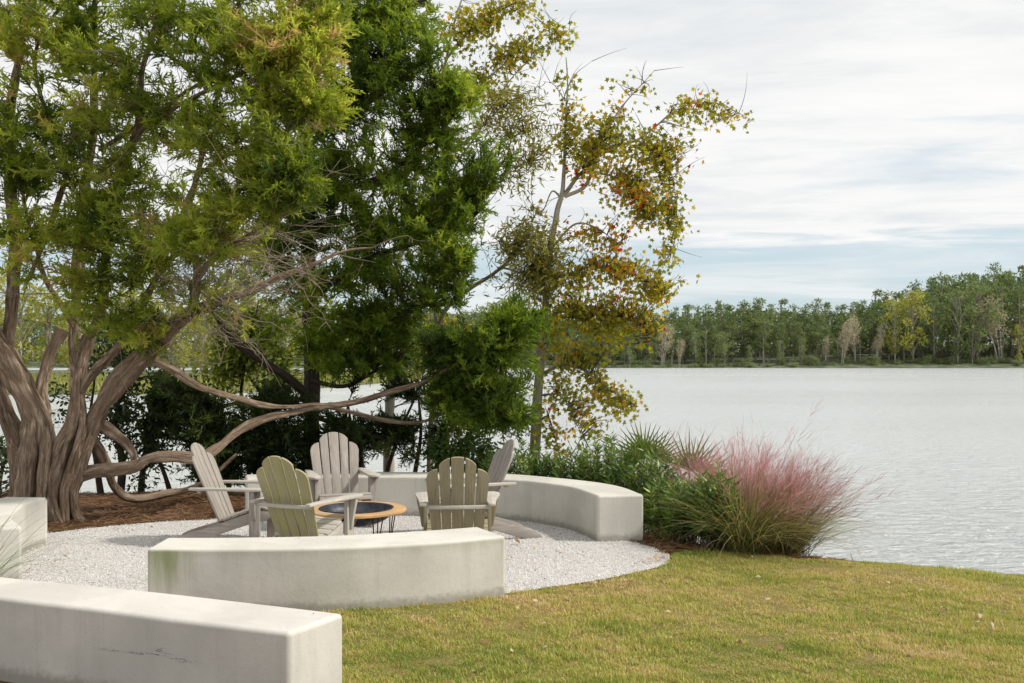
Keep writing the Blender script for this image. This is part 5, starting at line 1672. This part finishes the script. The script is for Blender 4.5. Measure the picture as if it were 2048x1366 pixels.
# individual trees of the front edge
FRONT = [
    ('pale', 1322, 640, 1.2, 'pale grey bare tree cluster at the left end of the open far shore'),
    ('pale', 1358, 672, 1.0, 'short pale bare tree just right of the left bare cluster on the far shore'),
    ('snag', 1412, 640, 1.0, 'white dead snag with broken top on the far shore'),
    ('decid', 1392, 664, .8, 'small olive tree left of the white dead snag on the far shore'),
    ('decid', 1450, 662, 1.1, 'spreading olive tree right of the white dead snag on the far shore'),
    ('pale', 1650, 668, 1.1, 'leaning bare grey trees at the left end of the long bare thicket'),
    ('pale', 1682, 640, 1.0, 'bare beige tree in the middle of the long bare thicket'),
    ('pale', 1712, 622, 1.1, 'tallest bare beige tree of the long bare thicket'),
    ('pale', 1748, 640, .9, 'thin bare tree at the right end of the long bare thicket'),
    ('lime', 1790, 590, .95, 'yellow-gold crowned tree rising above the bare thicket'),
    ('lime', 1826, 578, 1.0, 'tall yellow-gold tree right next to the first golden one'),
    ('decid', 1868, 600, 1.0, 'green broad tree right of the golden pair on the far shore'),
    ('decid', 1915, 578, 1.0, 'tall pale green tree with a leaning white trunk near the shore'),
    ('decid', 1955, 560, 1.15, 'large rounded brownish olive crown below the highest pines'),
    ('decid', 1945, 612, .8, 'slim light green tree standing in front of the rounded olive crown'),
    ('pale', 2005, 582, 1.25, 'vase-shaped pale bare tree near the right edge of the far shore'),
    ('lime', 2038, 650, .8, 'low yellow-green tree at the right edge of the far shore'),
    ('pale', 2056, 590, 1.1, 'pinkish bare tree cut by the right edge of the picture'),
    ('decid', 1560, 680, .8, 'low green tree in the dip of the far wood'),
    ('decid', 1500, 690, .8, 'small dark olive tree at the foot of the central far pines'),
    ('decid', 1604, 675, .7, 'narrow olive tree left of the long bare thicket'),
    ('decid', 1260, 668, 1.0, 'olive tree half hidden by the sweetgum leaves on the far shore'),
]
for kind, px, top, wd, lb in FRONT:
    y = 279 + r.uniform(1.5, 4.5)
    x = (px - CX) / F_PX * y
    z = bank_z(x, y)
    plant(kind, x, y, z, EYE + (HZ - top) / F_PX * y - z, lb, 'front trees of the far shore', wd)
px = 1020
while px < 2200:
    y = 279 + r.uniform(-1.0, 3)
    x = (px - CX) / F_PX * y
    plant('bush', x, y, bank_z(x, y) - .3, r.uniform(1.2, 3.6), 'low scrubby bush at the waterline of the far shore', 'waterline bushes of the far shore', r.uniform(.8, 1.3))
    px += r.uniform(9, 19)
# trees on the far shore seen through the cedars
px = -420
while px < 1010:
    y = 285 + r.uniform(0, 24)
    x = (px - CX) / F_PX * y
    z = bank_z(x, y)
    H = EYE + (HZ - (skyline(px) + r.uniform(-8, 26))) / F_PX * y - z
    plant(['pine', 'decid', 'pine', 'lime'][int(r.integers(0, 4))], x, y, z, H, 'far shore tree glimpsed through the cedar branches', 'far trees behind the cedars', r.uniform(1, 1.3))
    px += r.uniform(24, 42)
# dense backing wood
n = 26000
bx = r.uniform(-330, 215, n)
by = 279 + r.uniform(24, 60, n)
pxs = bx / by * F_PX + CX
zt = EYE + (HZ - np.interp(pxs, *SKY) - 22) / F_PX * by
zb = 0.0
bz = zb + (zt - zb) * r.uniform(0, 1, n) ** .8
acc = Acc()
tp = np.array([(0, -.3, 0), (0, .3, 0), (1, .05, .08)])
stamp(acc, tp, TUFT_F, np.stack([bx, by, bz], 1), basis(r.normal(size=(n, 3)), r.uniform(0, 6.28, n)), r.uniform(1.2, 2.6, n), np.clip(r.normal(.35, .2, n), 0, 1))
tag(acc.build('forest', M['pine_far']), kind='stuff')

# marshy bank on the left, nearer
lx = np.linspace(-95, -12, 40)


def lb_y(x):
    return 74 + 0.06 * (x + 60) + np.where(x > -24, (x + 24) ** 2 * .35, 0)


rws = np.array([-1.5, 0, 1.5, 6, 14, 40])
rz = np.array([-1.5, -1.0, -.75, -.5, -.2, .4])
X = np.repeat(lx[None], 6, 0)
Y = lb_y(X) + rws[:, None]
V = np.stack([X, Y, np.broadcast_to(rz[:, None], X.shape)], -1).reshape(-1, 3)
i, j = np.meshgrid(np.arange(len(lx) - 1), np.arange(5))
a = (j * len(lx) + i).ravel()
tag(np_mesh('marsh_bank', V, np.stack([a, a + 1, a + len(lx) + 1, a + len(lx)], 1), M['far_soil'], smooth=True), kind='structure')
n = 16000
mx = r.uniform(-93, -13, n)
md = r.uniform(-.4, 14, n)
my = lb_y(mx) + md
mz = np.interp(md, rws, rz)
acc = Acc()
stamp(acc, np.array([(0, -.06, 0), (0, .06, 0), (1, 0, 0)]), TUFT_F, np.stack([mx, my, mz], 1),
      basis(np.stack([r.normal(0, .25, n), r.normal(0, .25, n), np.ones(n)], 1), r.uniform(0, 6.28, n)), r.uniform(.5, 1.1, n), np.clip(r.normal(.55, .2, n), 0, 1))
tag(acc.build('marsh_grass', M['marsh']), kind='stuff')
px = -330
while px < 600:
    y = 88 + r.uniform(-2, 8)
    x = (px - CX) / F_PX * y
    top = 570 + r.uniform(-30, 45)
    plant('lime', x, y, -.4, EYE + (HZ - top) / F_PX * y + .4, 'bright yellow-green tree on the marshy bank behind the cedar stems', 'sunlit trees on the marshy bank', r.uniform(1, 1.35))
    px += r.uniform(46, 80)

# ------------------------------------------------------------------ light, sky, camera
SUN_EL, SUN_AZ = R(46), R(98)          # azimuth clockwise from +Y: sun from the right
w = bpy.data.worlds.new('World')
scene.world = w
w.use_nodes = True
nt = w.node_tree
for q in list(nt.nodes):
    nt.nodes.remove(q)
n = N(nt)
sky = n('TexSky', sky_type='NISHITA', sun_disc=False, sun_elevation=SUN_EL, sun_rotation=SUN_AZ, air_density=1.0, dust_density=1.2, ozone_density=1.0)
dirv = n('TexCoord').outputs['Generated']
sp = n('SeparateXYZ', {0: dirv})
zc = n.math('ADD', n.math('MAXIMUM', sp.outputs[2], 0.0), 0.09)
ux = n.math('DIVIDE', sp.outputs[0], zc)
uy = n.math('DIVIDE', sp.outputs[1], zc)
uv = n('CombineXYZ', {0: ux, 1: n.math('MULTIPLY_ADD', ux, 0.10, uy), 2: 0.0}).outputs[0]
c1 = n.noise(n.mapping(uv, (0.42, 0.9, 1), loc=(3.1, 1.7, 0)), 1.0, 9, 0.58, 0.7)
c2 = n.noise(n.mapping(uv, (1.5, 3.2, 1), loc=(0.4, 5.0, 0)), 1.0, 9, 0.66, 0.35)
c3 = n.noise(n.mapping(uv, (0.55, 1.2, 1), loc=(7.7, 2.2, 0)), 1.0, 7, 0.55, 0.5)
shade = n.math('ADD', n.math('MULTIPLY', c1, 0.52), n.math('MULTIPLY', c2, 0.48))
cloud = n.ramp(shade, [(0.38, (6.2, 6.6, 6.85)), (0.46, (7.1, 7.25, 7.3)), (0.53, (7.8, 7.82, 7.78)), (0.62, (8.2, 8.15, 8.05))])
pale = n.mix(0.7, sky.outputs[0], (5.5, 6.6, 7.2))
cov = n.rng(c3, 0.26, 0.40, 0.35, 1.0)
edge = n.math('MULTIPLY_ADD', c2, 0.06, sp.outputs[2])
low = n.rng(edge, 0.128, 0.152, 0, 1)
thin = n.math('MULTIPLY', n.rng(c1, 0.42, 0.62, 0.0, 0.75), n.rng(sp.outputs[2], 0.0, 0.05, 1.2, 0.8))
cv = n.math('MAXIMUM', n.math('MULTIPLY', cov, low), n.math('MULTIPLY', thin, n.math('SUBTRACT', 1.0, low)), clamp=True)
colr = n.mix(cv, pale, cloud)
bg = n('Background', {0: colr, 1: 0.10})
o = nt.nodes.new('ShaderNodeOutputWorld')
nt.links.new(bg.outputs[0], o.inputs[0])

ld = bpy.data.lights.new('sun', 'SUN')
ld.energy = 3.2
ld.angle = R(5)
ld.color = (1.0, 0.95, 0.87)
lo = bpy.data.objects.new('sun', ld)
sd = Vector((math.sin(SUN_AZ) * math.cos(SUN_EL), math.cos(SUN_AZ) * math.cos(SUN_EL), math.sin(SUN_EL)))
lo.rotation_euler = sd.to_track_quat('Z', 'Y').to_euler()
lo.location = sd * 60
link(lo)

cam = bpy.data.cameras.new('camera')
cam.sensor_width = 36.0
cam.lens = F_PX / 2048 * 36.0
cam.shift_y = (HZ - 683) / 2048
cam.clip_start = 0.1
cam.clip_end = 4000
co = bpy.data.objects.new('camera', cam)
co.location = (0, 0, EYE)
co.rotation_euler = (R(90), 0, 0)
link(co)
scene.camera = co

scene.view_settings.view_transform = 'Standard'
scene.view_settings.look = 'None'
scene.view_settings.exposure = 0.27
scene.view_settings.gamma = 1.0
scene.render.engine = 'CYCLES'
cy = scene.cycles
cy.max_bounces = 6
cy.diffuse_bounces = 3
cy.glossy_bounces = 2
cy.transmission_bounces = 4
cy.transparent_max_bounces = 4
cy.use_denoising = True
cy.sample_clamp_indirect = 6.0
